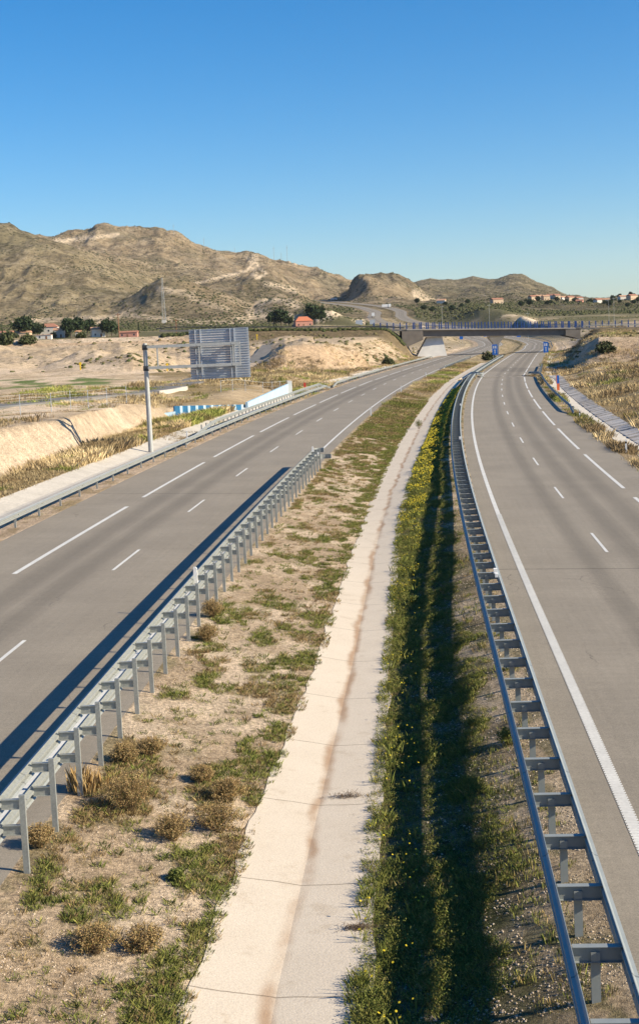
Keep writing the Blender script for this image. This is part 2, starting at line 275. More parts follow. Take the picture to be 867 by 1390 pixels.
class NB:                                       # small node builder
    def __init__(s, name, rough=.9, spec=.2):
        s.m = bpy.data.materials.new(name); s.m.use_nodes = True; s.t = s.m.node_tree; s.b = s.t.nodes['Principled BSDF']
        s.b.inputs['Roughness'].default_value = rough; s.b.inputs['Specular IOR Level'].default_value = spec
        s.tc = s.t.nodes.new('ShaderNodeTexCoord')
    def link(s, a, b): s.t.links.new(a, b)
    def noise(s, scale, detail=5, rough=.55, vec=None, dist=0):
        n = s.t.nodes.new('ShaderNodeTexNoise'); n.inputs['Scale'].default_value = scale; n.inputs['Detail'].default_value = detail
        n.inputs['Roughness'].default_value = rough; n.inputs['Distortion'].default_value = dist
        s.link(vec or s.tc.outputs['Object'], n.inputs['Vector']); return n.outputs['Fac']
    def vor(s, scale, out='Distance', vec=None):
        n = s.t.nodes.new('ShaderNodeTexVoronoi'); n.inputs['Scale'].default_value = scale
        s.link(vec or s.tc.outputs['Object'], n.inputs['Vector']); return n.outputs[out]
    def ramp(s, x, lo, hi, a=0., b=1.):
        n = s.t.nodes.new('ShaderNodeMapRange'); n.interpolation_type = 'SMOOTHSTEP'
        n.inputs[1].default_value = lo; n.inputs[2].default_value = hi; n.inputs[3].default_value = a; n.inputs[4].default_value = b
        s.link(x, n.inputs[0]); return n.outputs[0]
    def math(s, op, a, b=None):
        n = s.t.nodes.new('ShaderNodeMath'); n.operation = op
        for i, q in enumerate((a, b)):
            if q is None: continue
            if isinstance(q, (int, float)): n.inputs[i].default_value = q
            else: s.link(q, n.inputs[i])
        return n.outputs[0]
    def mix(s, f, a, b):
        n = s.t.nodes.new('ShaderNodeMix'); n.data_type = 'RGBA'
        if isinstance(f, (int, float)): n.inputs[0].default_value = f
        else: s.link(f, n.inputs[0])
        for i, q in ((6, a), (7, b)):
            if isinstance(q, tuple): n.inputs[i].default_value = (*q, 1)
            else: s.link(q, n.inputs[i])
        return n.outputs[2]
    def scale(s, c, f):
        n = s.t.nodes.new('ShaderNodeVectorMath'); n.operation = 'SCALE'; s.link(c, n.inputs[0])
        if isinstance(f, (int, float)): n.inputs['Scale'].default_value = f
        else: s.link(f, n.inputs['Scale'])
        return n.outputs[0]
    def attr(s, nm, out='Color'):
        n = s.t.nodes.new('ShaderNodeAttribute'); n.attribute_name = nm; return n.outputs[out]
    def uv(s):
        n = s.t.nodes.new('ShaderNodeSeparateXYZ'); s.link(s.tc.outputs['UV'], n.inputs[0]); return n.outputs[0], n.outputs[1]
    def bump(s, h, dist, st=1.):
        n = s.t.nodes.new('ShaderNodeBump'); n.inputs['Strength'].default_value = st; n.inputs['Distance'].default_value = dist
        s.link(h, n.inputs['Height']); s.link(n.outputs[0], s.b.inputs['Normal'])
    def done(s, c): s.link(c, s.b.inputs['Base Color']); return s.m

# terrain near: colour attribute x speckle
n = NB('ground', .95, .1)
g = n.attr('col'); msk = n.t.nodes.new('ShaderNodeSeparateXYZ'); n.link(n.attr('msk'), msk.inputs[0])
f1 = n.noise(9, 6, .65); f2 = n.noise(60, 3, .6); f3 = n.noise(.7, 4)
c = n.scale(g, n.ramp(f1, .35, .65, .66, 1.25)); c = n.scale(c, n.ramp(f2, .35, .65, .68, 1.28)); c = n.scale(c, n.ramp(f3, .3, .7, .86, 1.14))
peb = n.ramp(n.vor(26), .12, .25, 1, 0); pm = n.math('MULTIPLY', peb, n.ramp(n.noise(3.5, 3), .48, .58))
pm = n.math('MULTIPLY', pm, msk.outputs[0])
c = n.mix(pm, c, (.62, .53, .42))
# dark dots of scrub on soil
dots = n.ramp(n.vor(.55), .16, .3, 1, 0); dm = n.math('MULTIPLY', n.math('MULTIPLY', dots, n.ramp(n.noise(.06, 3), .42, .6)), msk.outputs[1])
c = n.mix(dm, c, (.085, .085, .035))
g4 = n.noise(.9, 7, .72); g4m = n.math('MULTIPLY', g4, msk.outputs[2])
c = n.mix(msk.outputs[2], c, n.scale(c, n.ramp(n.noise(1.6, 6, .75), .35, .65, .82, 1.12)))
n.bump(n.math('ADD', n.math('ADD', n.math('MULTIPLY', f1, .09), n.math('MULTIPLY', f2, .03)), n.math('MULTIPLY', g4m, .4)), 1.0)
M_ground = n.done(c)
n = NB('hill scrub', .97, .05)
g = n.attr('col'); msk = n.attr('msk', 'Fac')
c = n.scale(g, n.ramp(n.noise(.025, 7, .72), .35, .65, .62, 1.38))
pale = n.math('MULTIPLY', n.ramp(n.noise(.11, 7, .72), .48, .62), n.ramp(n.noise(.012, 3), .35, .6))
c = n.mix(n.math('MULTIPLY', pale, .75), c, (.50, .41, .29))
dots = n.math('MULTIPLY', n.ramp(n.vor(.15), .22, .44, 1, 0), n.ramp(n.noise(.03, 6, .7), .40, .56))
c = n.mix(n.math('MULTIPLY', dots, .8), c, (.082, .082, .04))
n.bump(n.noise(.05, 8, .8), 14.0)
M_hill = n.done(c)

def asphalt(name, centres, patches=()):
    n = NB(name, .85, .25)
    base = n.mix(n.noise(70, 3, .7), (.196, .170, .136), (.298, .262, .212))
    u, v = n.uv()
    big = n.noise(.25, 4)
    tr = None
    for cc, wd in centres:                       # dark wheel paths and oil line, real wear
        d = n.math('ABSOLUTE', n.math('SUBTRACT', u, cc)); k = n.ramp(d, 0, wd, 1, 0)
        tr = k if tr is None else n.math('MAXIMUM', tr, k)
    tr = n.math('MULTIPLY', tr, n.ramp(big, .2, .8, .75, 1.0))
    c = n.scale(base, n.ramp(tr, 0, 1, 1.02, .76)); c = n.scale(c, n.ramp(big, .3, .7, .93, 1.07))
    fine = n.noise(180, 2, .8); c = n.scale(c, n.ramp(fine, .3, .7, .82, 1.18)); c = n.scale(c, n.ramp(n.noise(32, 3, .8), .35, .65, .84, 1.16)); c = n.scale(c, n.ramp(n.noise(5, 6, .8), .3, .7, .94, 1.06))
    mpg = n.t.nodes.new('ShaderNodeMapping'); mpg.inputs['Scale'].default_value = (7, .12, 1); n.link(n.tc.outputs['UV'], mpg.inputs[0]); c = n.scale(c, n.ramp(n.noise(1.0, 5, .6, vec=mpg.outputs[0]), .3, .7, .965, 1.035))
    mpg = n.t.nodes.new('ShaderNodeMapping'); mpg.inputs['Scale'].default_value = (.3, 5, 1); n.link(n.tc.outputs['UV'], mpg.inputs[0]); c = n.scale(c, n.ramp(n.noise(1.0, 5, .6, vec=mpg.outputs[0]), .3, .7, .965, 1.035))
    vo = n.t.nodes.new('ShaderNodeTexVoronoi'); vo.feature = 'DISTANCE_TO_EDGE'; vo.inputs['Scale'].default_value = .16
    wv = n.t.nodes.new('ShaderNodeVectorMath'); wv.operation = 'ADD'; nn_ = n.t.nodes.new('ShaderNodeTexNoise'); nn_.inputs['Scale'].default_value = .8; nn_.inputs['Detail'].default_value = 6; n.link(n.tc.outputs['Object'], nn_.inputs['Vector'])
    n.link(n.tc.outputs['Object'], wv.inputs[0]); n.link(nn_.outputs['Color'], wv.inputs[1]); n.link(wv.outputs[0], vo.inputs['Vector'])
    ck = n.math('MULTIPLY', n.ramp(vo.outputs['Distance'], 0, .0035, 1, 0), n.ramp(n.noise(.12, 3), .54, .6)); c = n.mix(n.math('MULTIPLY', ck, .55), c, (.07, .06, .05))
    for va, vb, dk in patches:                   # resurfaced lengths, each with a sealed joint at its ends
        inside = n.math('MULTIPLY', n.math('GREATER_THAN', v, va), n.math('LESS_THAN', v, vb)); c = n.scale(c, n.math('SUBTRACT', 1.0, n.math('MULTIPLY', inside, 1 - dk)))
        for e_ in (va, vb): c = n.scale(c, n.math('SUBTRACT', 1.0, n.math('MULTIPLY', n.ramp(n.math('ABSOLUTE', n.math('SUBTRACT', v, e_)), 0, .06, 1, 0), .45)))
    n.bump(n.noise(160, 2, .7), .004)
    return n.done(c)
M_aspL = asphalt('aged asphalt left', [(-2.5, 1.1), (-1.1, 1.0)], [(47.0, 47.1, .97), (150, 186, .93)])
M_aspR = asphalt('aged asphalt right', [(2.45, 1.1), (1.0, 1.0), (-.9, .8)], [(238, 262, .80), (19.2, 19.3, .97)])
M_svc = mat('service asphalt', (.17, .16, .15), .9, var=.15, scale=.6, var2=.15, scale2=20)
n = NB('gutter concrete', .9, .2); u, v = n.uv()
c = n.mix(n.noise(1.2, 5), (.54, .465, .375), (.62, .545, .45)); c = n.scale(c, n.ramp(n.noise(25, 4), .3, .7, .92, 1.06))
st = n.math('MULTIPLY', n.ramp(n.math('ABSOLUTE', n.math('ADD', u, n.math('MULTIPLY', n.math('SUBTRACT', n.noise(.35, 4), .5), .7))), .01, .20, 1, 0), n.ramp(n.noise(.5, 5), .3, .6, .15, 1))
c = n.mix(n.math('MULTIPLY', st, .8), c, (.31, .19, .11))
c = n.mix(n.math('MULTIPLY', n.ramp(n.noise(1.6, 6, .7), .55, .7), .35), c, (.36, .28, .19))
vv = n.math('ADD', v, n.math('MULTIPLY', n.noise(1.5, 3), .12))
jt = n.math('ABSOLUTE', n.math('SUBTRACT', n.math('FRACT', n.math('DIVIDE', vv, 4.1)), .5)); jl = n.ramp(jt, 0, .007, 1, 0)
c = n.mix(n.math('MULTIPLY', jl, .75), c, (.13, .10, .07))
n.bump(n.noise(30, 4), .006); M_gut = n.done(c)
M_conc = mat('white concrete', (.50, .46, .40), .9, var=.1, scale=.6, var2=.12, scale2=6, bump=.01, bscale=10)
M_panel = mat('grey concrete slabs', (.50, .46, .42), .9, var=.22, scale=.5, var2=.12, scale2=5)
M_white = mat('road paint', (.60, .59, .56), .6, var=.10, scale=14, var2=.08, scale2=1.2)
n = NB('galvanised steel', .5, .4); n.b.inputs['Metallic'].default_value = .3
c = n.mix(n.noise(3, 6, .7), (.27, .29, .28), (.41, .42, .40)); c = n.scale(c, n.ramp(n.noise(22, 4, .7), .3, .7, .82, 1.1)); u, v = n.uv(); lap = n.ramp(n.math('ABSOLUTE', n.math('SUBTRACT', n.math('FRACT', n.math('DIVIDE', v, 3.9)), .5)), .004, .0065, 1, 0); c = n.mix(n.math('MULTIPLY', lap, .6), c, (.10, .10, .10)); c = n.mix(n.math('MULTIPLY', n.ramp(n.noise(5, 5, .7), .6, .75), .3), c, (.25, .17, .11)); M_galv = n.done(c)
n = NB('darker galvanised steel', .55, .4); n.b.inputs['Metallic'].default_value = .15
c = n.mix(n.noise(3, 6, .7), (.20, .225, .23), (.34, .365, .36)); u, v = n.uv(); lap = n.ramp(n.math('ABSOLUTE', n.math('SUBTRACT', n.math('FRACT', n.math('DIVIDE', v, 4.0)), .5)), .004, .0065, 1, 0); c = n.mix(n.math('MULTIPLY', lap, .6), c, (.07, .07, .07)); M_galv2 = n.done(c)
M_slat = mat('sign back aluminium', (.40, .44, .50), .6, .15, var=.08, scale=2)
M_pole = mat('pole steel', (.42, .43, .42), .55, .3, var=.08, scale=3)
M_dark = mat('dark steel', (.05, .055, .06), .5)
M_plas = mat('white plastic', (.82, .80, .76), .5, var=.04, scale=20)
M_blk = mat('black plastic', (.03, .03, .03), .5)
M_blue = mat('blue sign film', (.015, .11, .42), .35)
M_brail = mat('blue paint', (.02, .06, .2), .5, .1, var=.15, scale=2)
M_orange = mat('orange paint', (.62, .13, .04), .5)
M_red = mat('red paint', (.5, .06, .04), .5)
M_lblue = mat('pale blue paint', (.36, .50, .60), .7, var=.08, scale=1.0)
M_mblue = mat('mid blue paint', (.05, .22, .42), .7, var=.12, scale=1.0)
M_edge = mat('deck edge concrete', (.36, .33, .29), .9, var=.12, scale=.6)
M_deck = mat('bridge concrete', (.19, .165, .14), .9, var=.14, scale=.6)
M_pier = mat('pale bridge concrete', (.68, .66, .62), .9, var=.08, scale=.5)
M_wallw = mat('white render', (.66, .62, .56), .85, var=.08, scale=.6)
M_wallc = mat('ochre render', (.55, .42, .29), .85, var=.08, scale=.6)
M_wallr = mat('pink render', (.50, .24, .18), .85, var=.08, scale=.6)
M_tile = mat('roof tile', (.36, .17, .11), .85, var=.18, scale=1.5)
M_tile2 = mat('pale roof tile', (.46, .27, .17), .85, var=.18, scale=1.5)
M_glass = mat('window glass', (.04, .05, .06), .15)
M_wood = mat('timber', (.26, .13, .07), .85, var=.2, scale=4)
M_bark = mat('bark', (.13, .10, .075), .95, var=.2, scale=6)
M_leafd = mat('dark leaves', (.033, .052, .018), .9, var=.4, scale=.8)
M_leafo = mat('olive leaves', (.075, .088, .036), .9, var=.4, scale=.8)
M_veg = mat('plant tissue', (0, 0, 0), .85, attr='col', spec=.12, var=.15, scale=3)
M_rock = mat('stones', (.42, .35, .27), .95, attr='col', var=.15, scale=8)
M_truck = mat('truck body', (.75, .75, .74), .5)
M_tyre = mat('rubber', (.02, .02, .02), .9)

# ---------------------------------------------------------------- object helpers
def tag(o, label=None, cat=None, group=None, kind=None):
    if label: o['label'] = label
    if cat: o['category'] = cat
    if group: o['group'] = group
    if kind: o['kind'] = kind
    return o
def link(name, me, m, parent=None, smooth_=False):
    o = bpy.data.objects.new(name, me); C.objects.link(o)
    if m is not None and len(me.materials) == 0: me.materials.append(m)
    if parent: o.parent = parent
    if smooth_: me.polygons.foreach_set('use_smooth', np.ones(len(me.polygons), bool))
    return o
def npmesh(name, V, F, col=None, k=3):
    V = np.asarray(V, np.float32); F = np.asarray(F, np.int32); me = bpy.data.meshes.new(name)
    me.vertices.add(len(V)); me.vertices.foreach_set('co', V.ravel())
    me.loops.add(F.size); me.loops.foreach_set('vertex_index', F.ravel())
    me.polygons.add(len(F)); me.polygons.foreach_set('loop_start', np.arange(0, F.size, F.shape[1], dtype=np.int32))
    me.update(calc_edges=True)
    if col is not None:
        a = me.color_attributes.new('col', 'FLOAT_COLOR', 'POINT'); cc = np.ones((len(V), 4), np.float32); cc[:, :3] = col
        a.data.foreach_set('color', cc.ravel())
    return me
def empty(name, loc, label, cat, group=None, rz=0):
    o = bpy.data.objects.new(name, None); C.objects.link(o); o.location = loc; o.rotation_euler = (0, 0, rz); o.empty_display_size = .2
    return tag(o, label, cat, group)
class MB:
    def __init__(s): s.v = []; s.f = []
    def add(s, V, F):
        b = len(s.v); s.v += [tuple(map(float, p)) for p in V]; s.f += [tuple(b + i for i in f) for f in F]
    def box(s, x0, x1, y0, y1, z0, z1, tx=0, ty=0):   # tx, ty: inset of the top
        V = [(x0, y0, z0), (x1, y0, z0), (x1, y1, z0), (x0, y1, z0), (x0 + tx, y0 + ty, z1), (x1 - tx, y0 + ty, z1), (x1 - tx, y1 - ty, z1), (x0 + tx, y1 - ty, z1)]
        s.add(V, [(3, 2, 1, 0), (4, 5, 6, 7), (0, 1, 5, 4), (1, 2, 6, 5), (2, 3, 7, 6), (3, 0, 4, 7)])
    def tube(s, a, b, r0, r1=None, n=10):
        r1 = r0 if r1 is None else r1; a = Vector(a); b = Vector(b); d = (b - a).normalized()
        q = d.to_track_quat('Z', 'Y'); V = []
        for p, r in ((a, r0), (b, r1)):
            for i in range(n): V.append(p + q @ Vector((r * math.cos(2 * math.pi * i / n), r * math.sin(2 * math.pi * i / n), 0)))
        s.add(V, [(i, (i + 1) % n, n + (i + 1) % n, n + i) for i in range(n)] + [tuple(range(n))[::-1], tuple(range(n, 2 * n))])
    def prism(s, pts, y0, y1):                         # outline in xz, extruded in y
        n = len(pts); V = [(x, y0, z) for x, z in pts] + [(x, y1, z) for x, z in pts]
        s.add(V, [tuple(range(n)), tuple(range(n, 2 * n))[::-1]] + [(i, n + i, n + (i + 1) % n, (i + 1) % n) for i in range(n)])
    def mesh(s, name):
        me = bpy.data.meshes.new(name); me.from_pydata(s.v, [], s.f); me.update(); return me
    def build(s, name, m, parent=None, sm=False): return link(name, s.mesh(name), m, parent, sm)
def strip(name, P, zf, s0, s1, prof, step=1.0, closed=True, m=None, parent=None, uv0=0., sm=False):
    """sweep a cross-section [(off, dz)] along a path; zf(off, s) is the surface; closed sections get end caps"""
    ss = np.arange(s0, s1 + 1e-6, step) if np.isscalar(step) else step
    npf = len(prof); V = np.zeros((len(ss), npf, 3))
    for j, (o, dz) in enumerate(prof):
        oo = o(ss) if callable(o) else o + 0 * ss
        x, y, h = P.at(ss, oo); V[:, j, 0] = x; V[:, j, 1] = y; V[:, j, 2] = zf(oo, ss) + (dz(ss) if callable(dz) else dz)
    F = []; K = npf if closed else npf - 1
    for i in range(len(ss) - 1):
        for j in range(K):
            a = i * npf + j; b = i * npf + (j + 1) % npf
            F.append((a, a + npf, b + npf, b))
    F = [tuple(f) for f in F]
    if closed: F += [tuple(range(npf)), tuple(range((len(ss) - 1) * npf, len(ss) * npf))[::-1]]
    me = bpy.data.meshes.new(name); me.from_pydata(V.reshape(-1, 3).tolist(), [], F); me.update()
    uvl = me.uv_layers.new(name='UVMap')
    oo = np.stack([(o(ss) if callable(o) else o + 0 * ss) for o, _ in prof], 1) - (uv0(ss)[:, None] if callable(uv0) else uv0)
    UV = np.stack([oo, np.repeat(ss[:, None], npf, 1)], -1).reshape(-1, 2)
    li = np.zeros(len(me.loops), np.int32); me.loops.foreach_get('vertex_index', li); uvl.data.foreach_set('uv', UV[li].astype(np.float32).ravel())
    return link(name, me, m, parent, sm)

# ---------------------------------------------------------------- ground and hills
cols = np.unique(np.round(np.concatenate([np.arange(-180, -60, 4), np.arange(-60, -18, 1.0), np.arange(-18, -14.5, .25), np.arange(-14.5, 14.5, .045), np.arange(14.5, 18, .25), np.arange(18, 60, 1.0), np.arange(60, 180, 4)]), 4))
rows = np.concatenate([[1.0, 4, 8, 11], 14 * np.exp(np.arange(0, math.log(4700 / 14), .0078)), [5200, 6500, 8000, 11000]])
rows = np.unique(np.concatenate([rows, np.arange(414, 442, 1.0), np.exp(np.arange(math.log(1200), math.log(3800), .0035))]))
TH, RR = np.meshgrid(np.radians(cols), rows); nr, nc = TH.shape
gx = (RR * np.sin(TH)).ravel(); gy = (RR * np.cos(TH)).ravel()
gz, D, sL, oL, sR, oR, dm, steep = terrain(gx, gy, full=True)
# colours
def lerp(a, b, t): return a + (b - a) * np.asarray(t)[..., None]
soil = np.array([.46, .355, .24]); soil2 = np.array([.62, .49, .355]); dry = np.array([.255, .190, .095]); green = np.array([.105, .115, .042]); dark = np.array([.085, .08, .04]); hillc = np.array([.37, .28, .175])
N = len(gx); col = np.tile(soil, (N, 1)).astype(float)
n1 = fbm(gx / 9, gy / 9, 51, 4); n2 = fbm(gx / 2.2, gy / 2.2, 61, 4); n3 = fbm(gx / 40, gy / 60, 71, 4)
col = lerp(col, soil2, smooth(.4, .65, n1))
left = (oL < -11.6) & (oL > -1e3); right = oR > 10
Aa = np.clip(np.tan(np.clip(np.arctan2(gx, gy), -R(24), R(24))), -.45, .45); D1 = np.interp(Aa, tabs[1][0], tabs[1][1]); D2 = np.interp(Aa, tabs[2][0], tabs[2][1])
wb_ = (fbm(gx / 7, gy / 9, 141, 3) - .5) * 2
fgrass = smooth(.38, .52, fbm(gx / 18, gy / 25, 81, 4))
flat = (steep < .25)
dryreg = (left & (D < D1 + 1) & (sL < 150)) | (right & (D < 262) & flat) | ((D > D2 + 1) & (D < 275 + wb_ * 12) & (oL < -12) & (gx / np.maximum(gy, 1) > -.125 + .03 * wb_))
col = np.where(dryreg[:, None], lerp(col, dry, .55 + .4 * fgrass), col)
# cut banks stay pale
bank = smooth(.25, .6, steep) * (D < 420)
col = lerp(col, lerp(np.tile(soil2, (N, 1)), np.array([.48, .345, .225]), smooth(190, 260, D)), bank * .9)
# field of green crop by the service road, dark brush on the cross road bank
gf = smooth(205, 215, D + wb_ * 10) * (1 - smooth(250, 258, D + wb_ * 10)) * (1 - smooth(-.16, -.13, gx / np.maximum(gy, 1) + .02 * wb_)) * (gx < 0); col = lerp(col, np.array([.13, .17, .055]), gf * smooth(.42, .56, fbm(gx / 5, gy / 16, 151, 4)))
brush = smooth(396, 412, D) * (1 - smooth(424, 428, D)) * (gy > 0); uq = CX + FPX * gx / np.maximum(gy, 1); col = lerp(col, np.array([.13, .10, .055]), brush * .9 * smooth(300, 340, uq))
mid = smooth(300, 340, D) * (1 - smooth(405, 415, D)); col = lerp(col, np.array([.25, .185, .105]), mid * smooth(.5, .62, n1) * .6)
far_s = smooth(450, 900, D); col = lerp(col, lerp(np.tile(np.array([.30, .24, .15]), (N, 1)), np.array([.13, .12, .06]), smooth(.42, .58, n3)), far_s)
hl = smooth(1150, 1500, D); col = lerp(col, lerp(np.tile(hillc, (N, 1)), np.array([.40, .31, .205]), smooth(.4, .65, n3)), hl)
# greener left flank, browner and darker right hills
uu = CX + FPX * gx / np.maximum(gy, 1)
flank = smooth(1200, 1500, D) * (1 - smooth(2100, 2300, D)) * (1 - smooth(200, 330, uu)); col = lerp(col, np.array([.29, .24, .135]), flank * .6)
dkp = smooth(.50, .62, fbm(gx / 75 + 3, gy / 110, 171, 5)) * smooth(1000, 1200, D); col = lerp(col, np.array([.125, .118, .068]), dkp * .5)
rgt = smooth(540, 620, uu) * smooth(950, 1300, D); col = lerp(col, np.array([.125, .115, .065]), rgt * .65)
plain = smooth(480, 600, D) * (1 - smooth(800, 900, D)) * (uu < 360); col = lerp(col, np.array([.50, .40, .27]), plain * .8)
# bare soil tracks and quarry scars on the slopes
def polyd(px, py, pts):
    d = np.full(px.shape, 1e9)
    for (a, b), (c_, d_) in zip(pts[:-1], pts[1:]):
        t = np.clip(((px - a) * (c_ - a) + (py - b) * (d_ - b)) / ((c_ - a) ** 2 + (d_ - b) ** 2), 0, 1)
        d = np.minimum(d, np.hypot(px - a - t * (c_ - a), py - b - t * (d_ - b)))
    return d
P3 = np.stack([gx, gy, gz - EYE], 1); dep = P3 @ FW; dep = np.where(dep < 1, 1, dep)
pu = CX + FPX * (P3 @ RT) / dep; pv = CY - FPX * (P3 @ UP) / dep
for pts, wpx, dlo, dhi, st_ in [
    ([(257, 387), (300, 376), (335, 368), (343, 358), (336, 350), (345, 352), (352, 365), (362, 371), (345, 380), (308, 392)], 1.6, 1900, 3200, 1),
    ([(346, 350), (345, 372)], 4, 1900, 3200, .8), ([(75, 328), (110, 324), (160, 318)], 2.2, 2300, 3300, .9),
    ([(20, 437), (120, 432), (180, 428), (250, 436), (340, 440)], 2.5, 1100, 1500, .8), ([(130, 440), (170, 424), (185, 418)], 2, 1100, 1600, .8),
    ([(360, 385), (385, 390), (402, 395)], 3, 1800, 3200, .8), ([(388, 352), (400, 358)], 2, 2500, 3300, .6),
    ([(565, 398), (590, 414)], 5, 1900, 2350, .85), ([(478, 384), (472, 404)], 1, 1900, 2350, .0), ([(340, 424), (370, 428), (405, 434)], 6, 1150, 1600, .85), ([(350, 412), (375, 405), (402, 414)], 4, 1300, 1700, .8), ([(320, 432), (345, 438)], 4, 1150, 1500, .8),
    ([(432, 432), (470, 420), (490, 436)], 5, 1030, 1170, .85), ([(697, 424), (722, 437)], 6, 850, 960, .9), ([(575, 441), (590, 433), (603, 441)], 4, 700, 1000, .9), ([(600, 430), (640, 427), (700, 428)], 1.2, 850, 1000, .5), ([(600, 424), (640, 422), (700, 423)], 1.2, 850, 1000, .5),
    ([(215, 392), (240, 395), (262, 400)], 3.5, 1400, 1540, .6), ([(260, 405), (290, 415), (310, 420)], 3, 1300, 1520, .5)]:
    k = (D > dlo) & (D < dhi); dd = polyd(pu[k], pv[k], pts) + (n2[k] - .5) * wpx * 1.5
    tmp = col[k]; col[k] = lerp(tmp, np.array([.78, .62, .44]), (1 - smooth(wpx * .7, wpx * 1.6, dd)) * st_)
med = (oL > 4.6) & (oR < -4.4)
gl, gm, gr = gutter_knots(sL)
tuft = smooth(.52, .62, fbm(gx / .65, gy / 1.1, 91, 4))
mcol = lerp(np.tile(np.array([.40, .30, .20]), (N, 1)), np.array([.56, .44, .315]), smooth(.4, .6, n2))
mcol = lerp(mcol, np.array([.14, .13, .05]), tuft * (.5 + .3 * smooth(60, 120, sL)))
rb = med & (dm > gr); mcol = np.where(rb[:, None], lerp(mcol, np.array([.065, .07, .028]), (.15 + .67 * (1 - smooth(7.9, 8.9, dm + 1.6 * (n2 - .5)))) + .15 * tuft), mcol)  # right strip: weed-green soil, darkened further to paint in the barrier's shade
mcol = lerp(mcol, np.array([.22, .17, .08]), smooth(60, 110, sL) * .5)
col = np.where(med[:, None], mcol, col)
vl = (oL > -8.7) & (oL < -6.4); col = np.where(vl[:, None], lerp(np.tile(np.array([.46, .35, .25]), (N, 1)), dry, tuft * .6), col)
vr = (oR > 5.7) & (oR < 7.8); col = np.where(vr[:, None], lerp(np.tile(np.array([.36, .27, .18]), (N, 1)), dry, .4 + tuft * .4), col)
msk = np.zeros((N, 3)); msk[:, 0] = np.where(D < 140, .85, 0); msk[:, 1] = smooth(230, 330, D); msk[:, 2] = np.clip(smooth(.15, .5, steep) + smooth(180, 260, D) * .6, 0, 1) * (oL < -12) + np.clip(smooth(.15, .5, steep) + smooth(180, 260, D) * .6, 0, 1) * (oR > 11)
k = np.arange(nr * nc).reshape(nr, nc)
def grid(name, r0, r1, m, label=None):
    sub = k[r0:r1 + 1]; ids = sub.ravel(); V = np.stack([gx[ids], gy[ids], gz[ids]], 1)
    kk = np.arange(len(ids)).reshape(sub.shape); jn = np.roll(kk, -1, axis=1)
    F = np.stack([kk[:-1].ravel(), jn[:-1].ravel(), jn[1:].ravel(), kk[1:].ravel()], 1)
    me = npmesh(name, V, F, col[ids]); a = me.color_attributes.new('msk', 'FLOAT_COLOR', 'POINT'); cc = np.ones((len(ids), 4), np.float32); cc[:, :3] = msk[ids]; a.data.foreach_set('color', cc.ravel())
    o = link(name, me, m, smooth_=True); tag(o, kind='structure'); return o
rh = int(np.searchsorted(rows, 1180))
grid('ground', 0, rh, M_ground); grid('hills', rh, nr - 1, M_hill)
# centre plug under the camera
me = npmesh('ground', np.stack([np.append(gx[:nc], 0), np.append(gy[:nc], 0), np.append(gz[:nc], gz[0])], 1), [(i, (i + 1) % nc, nc) for i in range(nc)], np.vstack([col[:nc], col[:1]]))
tag(link('ground', me, M_ground), kind='structure')

# ---------------------------------------------------------------- roads
SEND = PR.S[-1] - 30
def slab(name, P, zf, o0, o1, m, s0=-50, s1=SEND, th=.35):
    st = np.concatenate([np.arange(s0, 450, 1.0), np.arange(450, s1, 5.0)])
    o = strip(name, P, zf, s0, s1, [(o0, -th), (o0, .0), ((o0 + o1) / 2, .0), (o1, .0), (o1, -th)], step=st, m=m); tag(o, kind='structure'); return o
slab('left_carriageway', PL, zL, -6.6, 4.6, M_aspL, s1=PL.S[-1] - 30); slab('right_carriageway', PR, zR, -4.4, 5.9, M_aspR)
def mark(mb_list, P, zf, s0, s1, o, w, dz=.006, step=1.0):
    n = max(2, int((s1 - s0) / step) + 1); ss = np.linspace(s0, s1, n)
    x0, y0, _ = P.at(ss, o - w / 2); x1, y1, _ = P.at(ss, o + w / 2)
    z0 = zf(o - w / 2, ss) + dz; z1 = zf(o + w / 2, ss) + dz
    V = np.empty((n * 2, 3)); V[0::2] = np.stack([x0, y0, z0], 1); V[1::2] = np.stack([x1, y1, z1], 1)
    mb_list.add(V, [(2 * i, 2 * i + 1, 2 * i + 3, 2 * i + 2) for i in range(n - 1)])
mb = MB()
for kx in range(-4, 60): mark(mb, PL, zL, 5.11 + 17 * kx, 5.11 + 17 * kx + 5, 0, .12 if kx < 22 else .25)
for kx in range(-4, 40): mark(mb, PL, zL, 5.11 + 16.156 + 24 * kx, 5.11 + 16.156 + 24 * kx + 20, -3.6, .2)
mark(mb, PL, zL, -50, 1000, 3.72, .17, step=3)
for kx in range(-5, 60): mark(mb, PR, zR, 22.9 + 17 * kx, 22.9 + 17 * kx + 5, 0, .12 if kx < 20 else .25)
for kx in range(-5, 40): mark(mb, PR, zR, 22.9 + 21.06 + 24 * kx, 22.9 + 21.06 + 24 * kx + 20, 3.6, .2)
mark(mb, PR, zR, -50, 34, -3.58, .20, step=2); mark(mb, PR, zR, 34, 1000, -3.59, .2, step=2)
s = -18.
while s < 34:                                       # raised ribs of the rumble line
    mark(mb, PR, zR, s, s + .085, -3.58, .25, dz=.010, step=.08); s += .13
tag(mb.build('road_markings', M_white), kind='structure')
